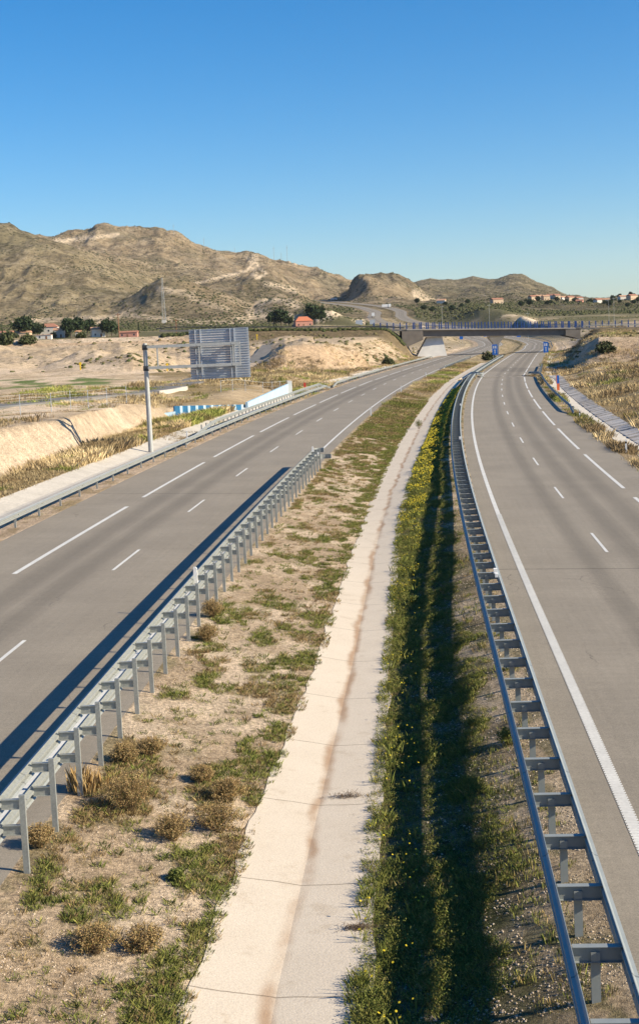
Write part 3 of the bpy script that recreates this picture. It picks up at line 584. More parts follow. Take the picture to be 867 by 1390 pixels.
# small white survey ticks across the right carriageway shoulder
# median gutter
G = lambda i: (lambda s: 4.6 + gutter_knots(s)[i] * np.interp(s, PL.S, Wm) / 9.9)
xm, ym, _ = PL.at(PL.S, 9.3); sr_, or_ = PR.near(xm, ym); Wm = (9.3 - 4.6) + (-4.4 - or_)
def zmed(off, s):
    x, y, _ = PL.at(s, off); sR_, oR_ = PR.near(x, y); return median_z(off + 0 * s, oR_, s, sR_)[0]
def wob(i, side):
    return lambda s: G(i)(s) + side * .26 * (fbm(s * 1.1, s * 0 + i, 5, 4) - .5)
o = strip('median_gutter', PL, zmed, -40, 322, [(wob(0, 1), -.2), (wob(0, 1), .02), (G(1), .015), (wob(2, 1), .02), (wob(2, 1), -.2)], step=.5, m=M_gut, uv0=G(1)); tag(o, kind='structure')
o = strip('roadside_gutter', PL, lambda o, s: zL(o, s) + lverge(o), 0, 400, [(-11.55, -.2), (-11.55, .03), (-10, .015), (-8.55, .03), (-8.55, -.2)], step=1., m=M_conc, uv0=-30.); tag(o, kind='structure')
o = strip('roadside_gutter', PR, lambda o, s: zR(o, s) + rverge(o), 30, 400, [(7.15, -.2), (lambda s: 7.2 + .35 * (fbm(s / 3, s * 0, 4) - .5), .03), (8.55, .015), (8.55, -.2)], step=1., m=M_conc, uv0=30.); tag(o, kind='structure')
mb = MB()
for i in range(0, 150):                             # sloping slabs of the right ditch, set unevenly
    s0 = 34 + i * 2.4; dz = .01 + .07 * random.random(); V = []
    for ss, oo in ((s0, 8.58), (s0 + 2.3, 8.58), (s0 + 2.3, 10.0), (s0, 10.0)):
        x, y, _ = PR.at(ss, oo); V.append((x, y, float(zR(oo, ss) + rverge(oo)) + .03 + dz * (1 if ss == s0 else 0) * 1.6))
    V += [(a, b, c - .2) for a, b, c in V]
    mb.add(V, [(0, 3, 2, 1), (4, 5, 6, 7), (0, 1, 5, 4), (1, 2, 6, 5), (2, 3, 7, 6), (3, 0, 4, 7)])
tag(mb.build('ditch_lining', M_panel), kind='structure')
# service road on the left
pts = [(-260, 583, -6.1), (-120, 568, -6.1), (0, 553, -6.15), (100, 541, -6.2), (190, 529, -6.3), (240, 521, -6.5), (290, 509, -6.6), (345, 495, -6.7), (372, 490, -6.9)]
q = catmull([on_plane(u, v, z + EYE)[:2] for u, v, z in pts], 20); X, Y = resample(q[:, 0], q[:, 1]); PS = Path(X, Y, 0)
zsv = np.convolve(np.pad(terrain(PS.X, PS.Y, sink=False), 12, mode='edge'), np.ones(25) / 25, 'valid')
o = strip('service_road', PS, lambda o, s: np.interp(s, PS.S, zsv) + 0 * o, 0, PS.S[-1] - 2, [(-2.6, -.6), (-2.6, .22), (2.6, .22), (2.6, -.6)], step=2., m=M_svc); tag(o, kind='structure')
o = strip('service_road_kerb', PS, lambda o, s: np.interp(s, PS.S, zsv) + 0 * o, 66, 82, [(2.75, -.4), (2.75, .3), (3.5, .3), (3.5, -.4)], step=2., m=M_conc); tag(o, kind='structure')

# ---------------------------------------------------------------- guardrails
def wprof(o, z, d=1, h=.31, t=.006):               # W-beam outline (off, dz); d = +1 face towards +off
    k = h / .31; P = [(0, -.155), (.03, -.12), (.083, -.105), (.083, -.055), (.0, -.02), (.0, .02), (.083, .055), (.083, .105), (.03, .12), (0, .155)]
    f = [(o + d * a, z + b * k) for a, b in P]; b_ = [(x - d * t * 1.6, y) for x, y in f][::-1]
    return f + b_
def cpost(h, w=.10, d=.06, t=.008):                 # C-section post, local z up from the ground
    mb = MB(); z0 = -.25
    mb.box(-w / 2, w / 2, -d / 2, -d / 2 + t, z0, h); mb.box(-w / 2, -w / 2 + t, -d / 2 + t, d / 2, z0, h); mb.box(w / 2 - t, w / 2, -d / 2 + t, d / 2, z0, h)
    mb.box(-w / 2, w / 2, -d / 2 + .0005, d / 2, h, h + .006)
    return mb
def spacer(x0, x1, z, h=.19, w=.08, t=.008):
    mb = MB(); mb.box(x0, x1, -w / 2, w / 2, z + h / 2 - t, z + h / 2); mb.box(x0, x1, -w / 2, w / 2, z - h / 2, z - h / 2 + t); mb.box(x0, x1, -t / 2, t / 2, z - h / 2 + t, z + h / 2 - t); return mb
def put(me, name, m, P, zf, s, off, root, flip=0, dz=0.):
    x, y, h = P.at(s, off); o = link(name, me, m, root); o.location = (float(x), float(y), float(zf(off, s)) + dz); o.rotation_euler = (0, 0, -float(h) + flip); return o
# tall double-beam barrier on the near side of the median
bar = empty('guardrail', (0, 0, 0), 'tall guardrail with two stacked beams and closely set posts beside the left carriageway', 'guardrail')
gz0 = lambda o, s: zL(4.6, s) + 0 * o
for hh in (1.17, .72):
    strip('beam', PL, gz0, -22, 61, wprof(4.52, hh, -1), m=M_galv, parent=bar)
mp = cpost(1.44).mesh('post'); ms = [spacer(-.36, -.055, hh + .12, .17) for hh in (1.17, .72)]; msm = [q_.mesh('spacer') for q_ in ms]
for i, s in enumerate(np.arange(-21, 61, 1.95)):
    p = put(mp, 'post', M_galv, PL, gz0, s + random.uniform(-.05, .05), 4.88, bar, dz=-.12 + random.uniform(-.015, .015), flip=R(random.uniform(-2, 2)))
    for mm_ in msm: link('spacer', mm_, M_galv, p)
mb = MB()                                           # curved terminals
for hh, ll in ((1.17, 1.1), (.72, 1.9)):
    for i in range(7):
        a0 = i / 7 * math.pi * .7; a1 = (i + 1) / 7 * math.pi * .7
        q0 = PL.at(61 + ll * .3 * math.sin(a0), 4.52 + ll * .35 * (1 - math.cos(a0)) * 1.); q1 = PL.at(61 + ll * .3 * math.sin(a1), 4.52 + ll * .35 * (1 - math.cos(a1)))
        z = float(zL(4.6, 61.)) + hh
        V = [(q0[0], q0[1], z - .15), (q1[0], q1[1], z - .15), (q1[0], q1[1], z + .15), (q0[0], q0[1], z + .15)]; V += [(a + .02, b + .02, c) for a, b, c in V]
        mb.add(V, [(0, 1, 2, 3), (7, 6, 5, 4), (0, 4, 5, 1), (1, 5, 6, 2), (2, 6, 7, 3), (3, 7, 4, 0)])
mb.build('end_terminal', M_galv, bar)
# double-sided barrier on the far side of the median
bar2 = empty('guardrail', (0, 0, 0), 'long curving double-sided guardrail like a ladder, along the edge of the right carriageway', 'guardrail')
gz1 = lambda o, s: zR(-4.4, s) + 0 * o
strip('beam', PR, gz1, -24, 345, wprof(-4.68, .60, 1), m=M_galv2, parent=bar2); strip('beam', PR, gz1, -24, 345, wprof(-5.36, .60, -1), m=M_galv2, parent=bar2)
mp2 = cpost(.62, .12, .07).mesh('post'); msp2 = spacer(-.30, .36, .60, .22, .11).mesh('spacer')
rest = MB()
for i, s in enumerate(np.arange(-23, 344, 2.0)):
    if i < 100:
        p = put(mp2, 'post', M_galv2, PR, gz1, s, -5.02, bar2, dz=-.05); link('spacer', msp2, M_galv2, p)
    else:
        x, y, h = PR.at(s, -5.02); z = float(gz1(0, s)); cz, sz = math.cos(h), math.sin(h)
        t_ = MB(); t_.box(-.06, .06, -.04, .04, -.4, .6); t_.box(-.30, .36, -.05, .05, .52, .70)
        rest.add([(x + a * cz + b * sz, y - a * sz + b * cz, z + c) for a, b, c in t_.v], t_.f)
tag(rest.build('post', M_galv2, bar2), kind='stuff')
mb = MB(); x, y, h = PR.at(345, -5.02); z = float(gz1(0, 345.)); mb.tube((x, y, z - .3), (x, y, z + .85), .45, .42, 14); mb.build('end_terminal', M_dark, bar2)
# low rail along the left verge
zvl = lambda o, s: zL(-6.6, s) + 0 * o
def single_rail(label, P, zf, off, s0, s1, face, sp=4.0, h=.60, m=M_galv, taper=(6, 6), group='single guardrails on the verges', poff=.17, cap=100):
    b = empty('guardrail', (0, 0, 0), label, 'guardrail', group)
    zt = lambda o, s: zf(o, s) - .45 * (1 - smooth(s0, s0 + taper[0], s)) - .45 * (1 - smooth(s1, s1 - taper[1], s))
    strip('beam', P, zt, s0, s1, wprof(off, h, face), m=m, parent=b)
    me = cpost(h + .12, .10, .06).mesh('post')
    for i, s in enumerate(np.arange(s0 + 3, s1 - 2, sp)):
        if i >= cap: break
        put(me, 'post', m, P, zf, s, off - face * poff, b, dz=-.05)
    me2 = spacer(-.10, .10, h, .15, .07).mesh('spacer')
    for i, s in enumerate(np.arange(s0 + 3, s1 - 2, sp)): put(me2, 'spacer', m, P, zf, s, off - face * .07, b)
    return b
g1 = single_rail('low guardrail on the left verge from the frame edge past the blue walls', PL, zvl, -7.15, 10.9, 181, 1, 4.0)
g1b = strip('upper_beam', PL, lambda o, s: zvl(o, s) - 1.0 * (1 - smooth(76, 96, s)) * 1. - .5 * smooth(172, 179, s), 80, 179, wprof(-7.75, 1.02, 1), m=M_galv, parent=g1)
me = cpost(1.15, .10, .06).mesh('post')
for s in np.arange(88, 178, 2.2): put(me, 'post', M_galv, PL, zvl, s, -7.9, g1, dz=-.05)
single_rail('low guardrail on the left verge from the red post on towards the bridge', PL, zvl, -7.1, 184, 372, 1, 4.0)
single_rail('short straight guardrail on the median side of the left carriageway just before the bridge', PL, lambda o, s: zL(4.6, s) + 0 * o, 4.9, 262, 356, -1, 4.0)
single_rail('curving guardrail on the outer verge of the right carriageway with its shadow on the shoulder', PR, lambda o, s: zR(5.9, s) + 0 * o, 6.35, 106, 275, -1, 4.0, m=M_galv2)
single_rail('guardrail beyond the bridge on the outer side of the right carriageway', PR, lambda o, s: zR(5.9, s) + 0 * o, 6.4, 470, 860, -1, 6.0, m=M_galv2)

# ---------------------------------------------------------------- delineators
def delineator(P, zf, s, off, h, label, dz=0.):
    x, y, hd = P.at(s, off); z = float(zf(off, s)) + dz
    r = empty('delineator_post', (float(x), float(y), z), label, 'delineator', 'white delineator posts', rz=-float(hd))
    mb = MB(); mb.prism([(-.06, -.1), (.06, -.1), (.06, h - .05), (.02, h), (-.06, h)], -.03, .03); mb.build('post_body', M_plas, r)
    mb = MB(); mb.box(-.0625, .0625, -.0325, .0325, h - .28, h - .14); mb.build('reflector_band', M_blk if off > 6 else M_plas, r)
vz = lambda o, s: zL(4.6, s) - .08 + 0 * o
delineator(PL, vz, 13.6, 4.62, .42, 'white delineator fixed on top of the tall stacked guardrail in the foreground', dz=1.26)
delineator(PL, vz, 59, 4.62, .42, 'white delineator on the end of the tall stacked guardrail', dz=1.26)
delineator(PL, vz, 115, 4.85, 1.0, 'white delineator post in grass, first one past the end of the tall guardrail')
delineator(PL, vz, 165.4, 4.9, 1.0, 'white delineator post in grass, second one past the end of the tall guardrail')
delineator(PL, vz, 219, 4.85, 1.0, 'white delineator post in grass, the farthest one before the short median rail')
delineator(PR, lambda o, s: zR(5.9, s) - .1 + 0 * o, 64.8, 6.5, 1.0, 'white delineator post with black band in dry grass beside the right carriageway')
delineator(PR, lambda o, s: zR(5.9, s) - .1 + 0 * o, 103.5, 6.7, .7, 'short dark-topped delineator post by the end of the outer right guardrail')
delineator(PL, lambda o, s: zvl(o, s), 84, -8.4, .9, 'small grey-white marker post behind the low guardrail on the left verge')
def reflector(s, label, n=2):
    x, y, hd = PR.at(s, -4.75); z = float(gz1(0, s)) + .76
    r = empty('reflector', (float(x), float(y), z), label, 'reflector', 'white reflectors on the ladder guardrail', rz=-float(hd))
    mb = MB(); mb.box(-.07, .05, -.1, .1, -.02, .14); mb.build('reflector_head', M_plas, r)
    mb = MB(); mb.box(-.06, .04, -.75, -.5, -.02, .10); mb.box(-.02, .0, -.5, -.1, -.02, .01); mb.build('reflector_head', M_plas, r)
for u_, v_, t_ in ((674, 782, 'white reflector block on the ladder guardrail, the nearest of the reflectors'), (625, 598, 'white reflector on the ladder guardrail, second nearest'), (634, 552, 'white reflector on the ladder guardrail, third one towards the bridge')):
    p = on_plane(u_, v_, .8); s_, o_ = PR.near(np.array([p[0]]), np.array([p[1]])); reflector(float(s_[0]), t_)

# ---------------------------------------------------------------- cantilever sign seen from behind
gp = on_plane(205.5, 619, .05); D0 = gp[1]; k_ = D0 / FPX
root = empty('sign_gantry', (gp[0], gp[1], 0), 'cantilever pole on the left verge carrying a large ribbed board seen from behind', 'road sign')
topz = at_dist(196, 466, D0)[2]
mb = MB(); n_ = 8; mb.tube((0, 0, -.3), (0, 0, topz), .205, .165, 12); mb.box(-.35, .35, -.35, .35, -.2, .12); mb.build('pole', M_pole, root)
za = at_dist(200, 471, D0)[2]; zb = at_dist(200, 499.5, D0)[2]
for zz in (za, zb): mb = MB(); mb.box(-.2, .2, -.2, .2, zz - .22, zz + .16); mb.build('clamp', M_dark, root)
xa = at_dist(327, 480, D0)[0] - gp[0]
for zz in (za, zb): mb = MB(); mb.box(.2, xa, -.45, -.27, zz - .11, zz + .11); mb.build('arm', M_pole, root)
for u_ in (214.5, 271, 317, 326):
    xx = at_dist(u_, 480, D0)[0] - gp[0]; mb = MB(); mb.box(xx - .05, xx + .05, -.42, -.30, zb + .07, za - .07); mb.build('upright', M_pole, root)
x0 = at_dist(257.5, 480, D0)[0] - gp[0]; x1 = at_dist(338.5, 480, D0)[0] - gp[0]; z0 = at_dist(298, 513.5, D0)[2]; z1 = at_dist(298, 445.5, D0)[2]
mb = MB(); nn = 20; hs = (z1 - z0) / nn
for i in range(nn):
    a = z0 + i * hs; mb.box(x0, x1, .30, .325, a, a + hs - .02); mb.box(x0, x1, .24, .30, a + hs - .06, a + hs - .02); mb.box(x0, x1, .27, .30, a, a + .02)
bd = mb.build('sign_board', M_slat, root)
for u_ in (266, 273, 313.5, 319): xx = at_dist(u_, 480, D0)[0] - gp[0]; mb = MB(); mb.box(xx - .035, xx + .035, .13, .262, z0 + .02, z1 - .02); mb.build('stiffener', M_slat, root)
mb = MB()
for u_ in (269.5, 316.2):
    xx = at_dist(u_, 480, D0)[0] - gp[0]
    for zz in (za, zb): mb.box(xx - .28, xx + .28, -.30, .135, zz - .06, zz + .05); mb.tube((xx, -.46, zz), (xx, -.28, zz), .10, .10, 8)
mb.build('bracket', M_pole, root)

# ---------------------------------------------------------------- blue painted culvert walls
A_ = on_plane(240, 569, 0.0); B_ = on_plane(333, 566, 0.0)
A_ = at_dist(238, 569, 153); B_ = at_dist(331, 561, 159)
cul = empty('culvert_wall', (A_[0], A_[1], 0), 'corrugated retaining wall with vertical pale and mid blue stripes below the dry grass', 'wall')
L_ = B_ - A_; Ln = math.hypot(L_[0], L_[1]); ax = L_[:2] / Ln; nx = np.array([ax[1], -ax[0]])
mbA, mbB = MB(), MB(); ns = 18
zt0 = at_dist(240, 551, 153)[2]; zt1 = at_dist(331, 549, 159)[2]
def wall_piece(mb, a, b, o0, o1, z0a, z1a, z1b, th=.25):
    p = A_[:2] + ax * a + nx * o0; q_ = A_[:2] + ax * b + nx * o1; p2 = p - nx * th; q2 = q_ - nx * th
    V = [(*p, z0a), (*q_, z0a), (*q_, z1b), (*p, z1a), (*p2, z0a), (*q2, z0a), (*q2, z1b), (*p2, z1a)]; V = [(a_ - A_[0], b_ - A_[1], c_) for a_, b_, c_ in V]
    mb.add(V, [(0, 1, 2, 3), (5, 4, 7, 6), (3, 2, 6, 7), (4, 0, 3, 7), (1, 5, 6, 2), (0, 4, 5, 1)])
for i in range(ns):
    a = Ln * i / ns; b = Ln * (i + 1) / ns; za_ = zt0 + (zt1 - zt0) * i / ns; zb_ = zt0 + (zt1 - zt0) * (i + 1) / ns
    o0, o1 = (.0, .28) if i % 2 == 0 else (.28, .0)
    wall_piece(mbA if i % 2 == 0 else mbB, a, b, o0, o1, -1.2, za_, zb_)
mbB.build('light_stripes', M_lblue, cul); mbA.build('dark_stripes', M_mblue, cul)
mb = MB(); wall_piece(mb, -1.4, 0, 0, .14, -1.2, zt0 - .7, zt0 - .6, .3); mb.build('low_end', M_lblue, cul)
W0 = at_dist(337, 560, 163); W1 = at_dist(392, 537, 195)
wg = empty('wing_wall', (W0[0], W0[1], 0), 'long smooth pale blue wing wall rising to a square end post behind the left guardrail', 'wall')
zt0 = at_dist(337, 546, 163)[2]; zt1 = at_dist(392, 521, 195)[2]; dx, dy = W1[0] - W0[0], W1[1] - W0[1]; nl = math.hypot(dx, dy); ux, uy = -dy / nl * .3, dx / nl * .3
mb = MB(); V = [(0, 0, -1.5), (dx, dy, -1.5), (dx, dy, zt1), (0, 0, zt0)]; V += [(a + ux, b + uy, c) for a, b, c in V]
mb.add(V, [(0, 1, 2, 3), (5, 4, 7, 6), (3, 2, 6, 7), (4, 0, 3, 7), (1, 5, 6, 2)]); mb.build('wall_panel', M_lblue, wg)
mb = MB(); mb.box(dx - .1, dx + .5, dy - .3, dy + .5, -1.5, at_dist(394, 517, 195)[2]); mb.build('end_post', M_pier, wg)

# ---------------------------------------------------------------- overpass
BY = 430.
def bz(x): u = CX + FPX * x / BY; return at_dist(u, np.interp(u, [300, 552, 775, 900], [447.2, 446.6, 444.6, 442.8]), BY)[2]
bx0 = at_dist(550, 450, BY)[0]; bx1 = at_dist(776, 450, BY)[0]
br = empty('overpass_bridge', (bx0, BY, 0), 'road bridge crossing over both carriageways in the distance with blue railing posts', 'bridge')
def bbox(mb, x0, x1, y0, y1, za0, za1, zb0, zb1):       # box with sloping top and bottom; heights at x0 and x1
    V = [(x0, y0, za0), (x1, y0, zb0), (x1, y1, zb0), (x0, y1, za0), (x0, y0, za1), (x1, y0, zb1), (x1, y1, zb1), (x0, y1, za1)]
    V = [(a - bx0, b - BY, c) for a, b, c in V]
    mb.add(V, [(3, 2, 1, 0), (4, 5, 6, 7), (0, 1, 5, 4), (1, 2, 6, 5), (2, 3, 7, 6), (3, 0, 4, 7)])
t0, t1 = bz(bx0), bz(bx1)
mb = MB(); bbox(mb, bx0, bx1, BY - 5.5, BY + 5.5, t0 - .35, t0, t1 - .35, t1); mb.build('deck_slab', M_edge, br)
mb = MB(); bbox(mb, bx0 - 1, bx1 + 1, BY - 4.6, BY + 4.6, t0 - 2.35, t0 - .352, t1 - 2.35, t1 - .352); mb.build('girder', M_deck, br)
for yy, nm in ((BY - 5.35, 'railing'), (BY + 5.2, 'railing')):
    xe1 = bx1 + (2 if yy < BY else 26); xs0 = bx0 + (2 if yy < BY else -10); rl = MB()
    for hh, w2 in ((.95, .09), (.5, .06), (.2, .05)): bbox(rl, xs0, xe1, yy, yy + .1, bz(xs0) + hh, bz(xs0) + hh + w2, bz(xe1) + hh, bz(xe1) + hh + w2)
    ro = rl.build(nm, M_brail, br)
    xx = xs0 + .5; pm_ = MB(); pm_.box(-.2, .2, -.05, .12, 0, 2.1, .04, 0); pme = pm_.mesh('railing_post')
    while xx < xe1:
        o = link('railing_post', pme, M_brail, ro); o.location = (xx - bx0, yy - BY, bz(xx) - .02); xx += 2.05
# pier with flared head
px_ = at_dist(672.5, 480, BY)[0]; zt = bz(px_) - 2.35
mb = MB(); mb.v = []; V = [(-.75, -1.6, -.6), (.75, -1.6, -.6), (.75, 1.6, -.6), (-.75, 1.6, -.6), (-.75, -1.6, 3.2), (.75, -1.6, 3.2), (.75, 1.6, 3.2), (-.75, 1.6, 3.2), (-2.2, -3.2, zt - .5), (2.2, -3.2, zt - .5), (2.2, 3.2, zt - .5), (-2.2, 3.2, zt - .5), (-2.2, -3.2, zt + .02), (2.2, -3.2, zt + .02), (2.2, 3.2, zt + .02), (-2.2, 3.2, zt + .02)]
V = [(a + px_ - bx0, b, c) for a, b, c in V]; F = []
for l_ in range(3):
    for i in range(4): j = (i + 1) % 4; F.append((l_ * 4 + i, l_ * 4 + j, l_ * 4 + 4 + j, l_ * 4 + 4 + i))
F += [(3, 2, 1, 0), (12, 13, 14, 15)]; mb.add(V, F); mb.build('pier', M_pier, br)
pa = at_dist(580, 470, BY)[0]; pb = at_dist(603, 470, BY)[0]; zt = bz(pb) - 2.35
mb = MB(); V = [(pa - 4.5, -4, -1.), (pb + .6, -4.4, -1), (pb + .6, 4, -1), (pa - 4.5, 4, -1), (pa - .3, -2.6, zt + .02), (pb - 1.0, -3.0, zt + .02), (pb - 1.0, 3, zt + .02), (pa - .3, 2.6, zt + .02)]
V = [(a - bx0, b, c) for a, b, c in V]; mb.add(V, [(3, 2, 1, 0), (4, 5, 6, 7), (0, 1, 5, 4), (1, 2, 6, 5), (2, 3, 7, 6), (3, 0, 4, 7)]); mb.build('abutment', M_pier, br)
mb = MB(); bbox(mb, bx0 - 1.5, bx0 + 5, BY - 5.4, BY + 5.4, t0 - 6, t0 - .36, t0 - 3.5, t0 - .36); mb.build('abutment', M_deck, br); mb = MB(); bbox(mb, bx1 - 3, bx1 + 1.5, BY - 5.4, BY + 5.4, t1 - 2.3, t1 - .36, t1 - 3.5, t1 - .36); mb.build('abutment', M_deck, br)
# cross road surface with guardrails on the approaches
mb = MB()
for xa_, xb_ in ((-47, bx0), (bx1, 260)):
    xs = np.linspace(xa_, xb_, 40); zz_ = np.array([bz(q_) for q_ in xs]); V = []
    for q_, z_ in zip(xs, zz_): V += [(q_, BY - 5.4, z_ - .6), (q_, BY - 5.4, z_), (q_, BY + 5.4, z_), (q_, BY + 5.4, z_ - .6)]
    b0 = 4; F = []
    for i in range(len(xs) - 1):
        for j in range(3): F.append((i * 4 + j, i * 4 + j + 1, i * 4 + j + 5, i * 4 + j + 4))
    mb.add(V, F)
tag(mb.build('cross_road', M_svc), kind='structure')
PX = Path(np.arange(-160, 260, 1.0), np.full(420, BY), 0)       # heading +x
zx = lambda o, s: np.array([bz(q_) for q_ in np.atleast_1d(np.asarray(s) - 160.)]) + 0 * np.asarray(o) if not np.isscalar(s) else bz(s - 160.)
single_rail('dark guardrail on the cross road embankment left of the bridge', PX, zx, 5.0, 112, bx0 + 160, 1, 4.0, h=.8, m=M_dark, group='guardrails on the cross road')
single_rail('pale guardrail on the cross road right of the bridge', PX, zx, 5.0, bx1 + 160, 330, 1, 4.0, h=.62, m=M_galv, group='guardrails on the cross road')

# ---------------------------------------------------------------- blue road signs
def blue_sign(u, v0, v1, D, w, label, vb=None, marks=True, name='road_sign', group='blue motorway signs'):
    p = at_dist(u, v0, D); zt = p[2]; zb = at_dist(u, v1, D)[2]; gb = tz(p[0], p[1])
    r = empty(name, (p[0], p[1], gb), label, 'road sign', group); zt -= gb; zb -= gb
    mb = MB(); mb.box(-w / 2, w / 2, -.03, .03, zb, zt); mb.build('sign_panel', M_blue, r)
    for sx in (-w * .3, w * .3): mb = MB(); mb.tube((sx, .06, -.3), (sx, .06, zt - .1), .045, .045, 6); mb.build('post', M_pole, r)
    if marks:
        mb = MB(); h = zt - zb; y = -.045
        mb.box(-w * .06, w * .06, y, y + .012, zb + h * .12, zb + h * .5); mb.box(-w * .3, -w * .12, y, y + .012, zb + h * .6, zb + h * .86); mb.box(w * .08, w * .28, y, y + .012, zb + h * .6, zb + h * .86)
        mb.box(-w * .2, w * .2, y, y + .012, zb + h * .42, zb + h * .47)
        mb.build('pictogram', M_white, r)
blue_sign(670.8, 467.5, 481.5, 362, 1.35, 'blue upright road sign with white marks standing in the median before the bridge pier')
blue_sign(740, 464, 478.5, 375, 1.3, 'blue upright road sign with white marks on the outer verge of the right carriageway')
blue_sign(625.5, 455.5, 460.5, 640, 1.6, 'small blue sign beyond the bridge left of the pier', marks=False)
blue_sign(658.3, 453.3, 456.8, 700, 2.0, 'small blue sign beyond the bridge just left of the pier head', marks=False)
blue_sign(703.5, 453, 457.4, 720, 2.0, 'small blue sign beyond the bridge between pier and right abutment', marks=False)
p = on_plane(757, 527, .1); r = empty('marker_board', (p[0], p[1], p[2] - .1), 'narrow upright board, blue above and orange below, beside the right ditch', 'marker board')
mb = MB(); mb.box(-.16, .16, -.04, .04, .75, 1.85); mb.build('upper_panel', M_blue, r)
mb = MB(); mb.box(-.18, .18, -.05, .05, -.2, .746); mb.box(-.24, -.165, -.05, .05, .75, 1.9); mb.build('lower_panel', M_orange, r)
p = on_plane(414, 531, .1); r = empty('marker_post', (p[0], p[1], p[2]), 'short red post with dark base behind the left guardrail at the gap', 'marker post')
mb = MB(); mb.box(-.18, .18, -.1, .1, .35, 1.35); mb.build('red_panel', M_red, r); mb = MB(); mb.box(-.5, .35, -.3, .3, -.3, .346); mb.build('base', M_dark, r)

# ---------------------------------------------------------------- vegetation builders
def tufts(name, pts, h, nb, cols_, wbl=.012, spread=.12, lean=.5, seed=1, label=None, jit=.35, parent=None, kind='stuff', m=None):
    """one mesh of grass blades: pts (n,3), h (n,), cols_ (n,3)"""
    g = np.random.default_rng(seed); n = len(pts); T = n * nb
    base = np.repeat(pts, nb, 0); hh = np.repeat(h, nb) * g.uniform(.45, 1.1, T); cc = np.repeat(cols_, nb, 0) * g.uniform(1 - jit, 1 + jit, (T, 1))
    sp = spread if np.ndim(spread) == 0 else np.repeat(spread, nb)
    rr = np.sqrt(g.uniform(0, 1, T)) * sp; an = g.uniform(0, 2 * np.pi, T)
    bx = base[:, 0] + rr * np.cos(an); by = base[:, 1] + rr * np.sin(an); bz_ = base[:, 2] - .02
    ln = hh * g.uniform(.1, 1, T) * lean; an2 = an + g.normal(0, .7, T)
    tx = bx + ln * np.cos(an2); ty = by + ln * np.sin(an2); tz_ = bz_ + hh
    fa = g.uniform(0, 2 * np.pi, T); ww = (wbl if np.ndim(wbl) == 0 else np.repeat(wbl, nb)) * g.uniform(.7, 1.4, T)
    wx = np.cos(fa) * ww; wy = np.sin(fa) * ww
    V = np.empty((T, 4, 3)); V[:, 0] = np.stack([bx - wx * .8, by - wy * .8, bz_], 1); V[:, 1] = np.stack([bx + wx * .8, by + wy * .8, bz_], 1)
    mx, my, mz = bx + (tx - bx) * .4, by + (ty - by) * .4, bz_ + hh * .62
    V[:, 2] = np.stack([mx + wx, my + wy, mz], 1); V[:, 3] = np.stack([tx, ty, tz_], 1)
    F = np.arange(T * 4).reshape(T, 4)
    F3 = np.concatenate([F[:, [0, 1, 2]], F[:, [0, 2, 3]]])
    C4 = np.repeat(cc, 4, 0)
    o = link(name, npmesh(name, V.reshape(-1, 3), F3, C4), m or M_veg, parent)
    if kind: tag(o, label, kind=kind, cat='plants')
    return o
def leafy(name, pts, rad, hgt, nl, cols_, leaf, label, seed=1):
    """low leafy weeds: a dome of small leaves for every plant, one mesh"""
    g = np.random.default_rng(seed); n = len(pts); T = n * nl; P = np.repeat(pts, nl, 0); rr = np.repeat(rad, nl) * np.sqrt(g.uniform(0, 1, T)); a = g.uniform(0, 6.283, T)
    hh = np.repeat(hgt, nl); q_ = rr / np.repeat(rad, nl); z = P[:, 2] + hh * (1 - .7 * q_ ** 2) * g.uniform(.1, 1, T) ** .6
    c_ = np.stack([P[:, 0] + rr * np.cos(a), P[:, 1] + rr * np.sin(a), z], 1); L = (leaf if np.ndim(leaf) == 0 else np.repeat(leaf, nl)) * g.uniform(.5, 1.5, T)
    d1 = g.normal(0, 1, (T, 3)) + np.stack([np.cos(a), np.sin(a), np.full(T, .9)], 1); d1 /= np.linalg.norm(d1, axis=1)[:, None]; d2 = np.cross(d1, g.normal(0, 1, (T, 3))); d2 /= np.linalg.norm(d2, axis=1)[:, None]
    V = np.empty((T, 3, 3)); V[:, 0] = c_ - d2 * L[:, None] * .3; V[:, 1] = c_ + d2 * L[:, None] * .3; V[:, 2] = c_ + d1 * L[:, None]
    cc = np.repeat(cols_, nl, 0) * g.uniform(.65, 1.35, (T, 1)); o = link(name, npmesh(name, V.reshape(-1, 3), np.arange(T * 3).reshape(T, 3), np.repeat(cc, 3, 0)), M_veg)
    return tag(o, label, kind='stuff', cat='plants')
def flowers(name, pts, size, col_, label, seed=3):
    g = np.random.default_rng(seed); n = len(pts); r = size * g.uniform(.7, 1.3, n)
    a = g.uniform(0, 6.28, n); t = g.uniform(-.5, .5, n)
    V = np.empty((n, 5, 3))
    for i in range(5):
        an = a + i * 2 * np.pi / 5; V[:, i, 0] = pts[:, 0] + r * np.cos(an); V[:, i, 1] = pts[:, 1] + r * np.sin(an); V[:, i, 2] = pts[:, 2] + r * np.sin(an + t * 3) * .5
    F = np.arange(n * 5).reshape(n, 5); cc = np.repeat(np.tile(np.array(col_), (n, 1)) * g.uniform(.8, 1.15, (n, 1)), 5, 0)
    return tag(link(name, npmesh(name, V.reshape(-1, 3), F, cc), M_veg), label, kind='stuff', cat='flowers')
def sample_corr(P, n, s0, s1, o0, o1, g, dens=None, sbias=1.0):
    u = g.uniform(0, 1, n) ** sbias; s = s0 + (s1 - s0) * u; o = g.uniform(o0, o1, n) if np.isscalar(o0) else o0(s) + (o1(s) - o0(s)) * g.uniform(0, 1, n)
    x, y, _ = P.at(s, o)
    return s, o, x, y
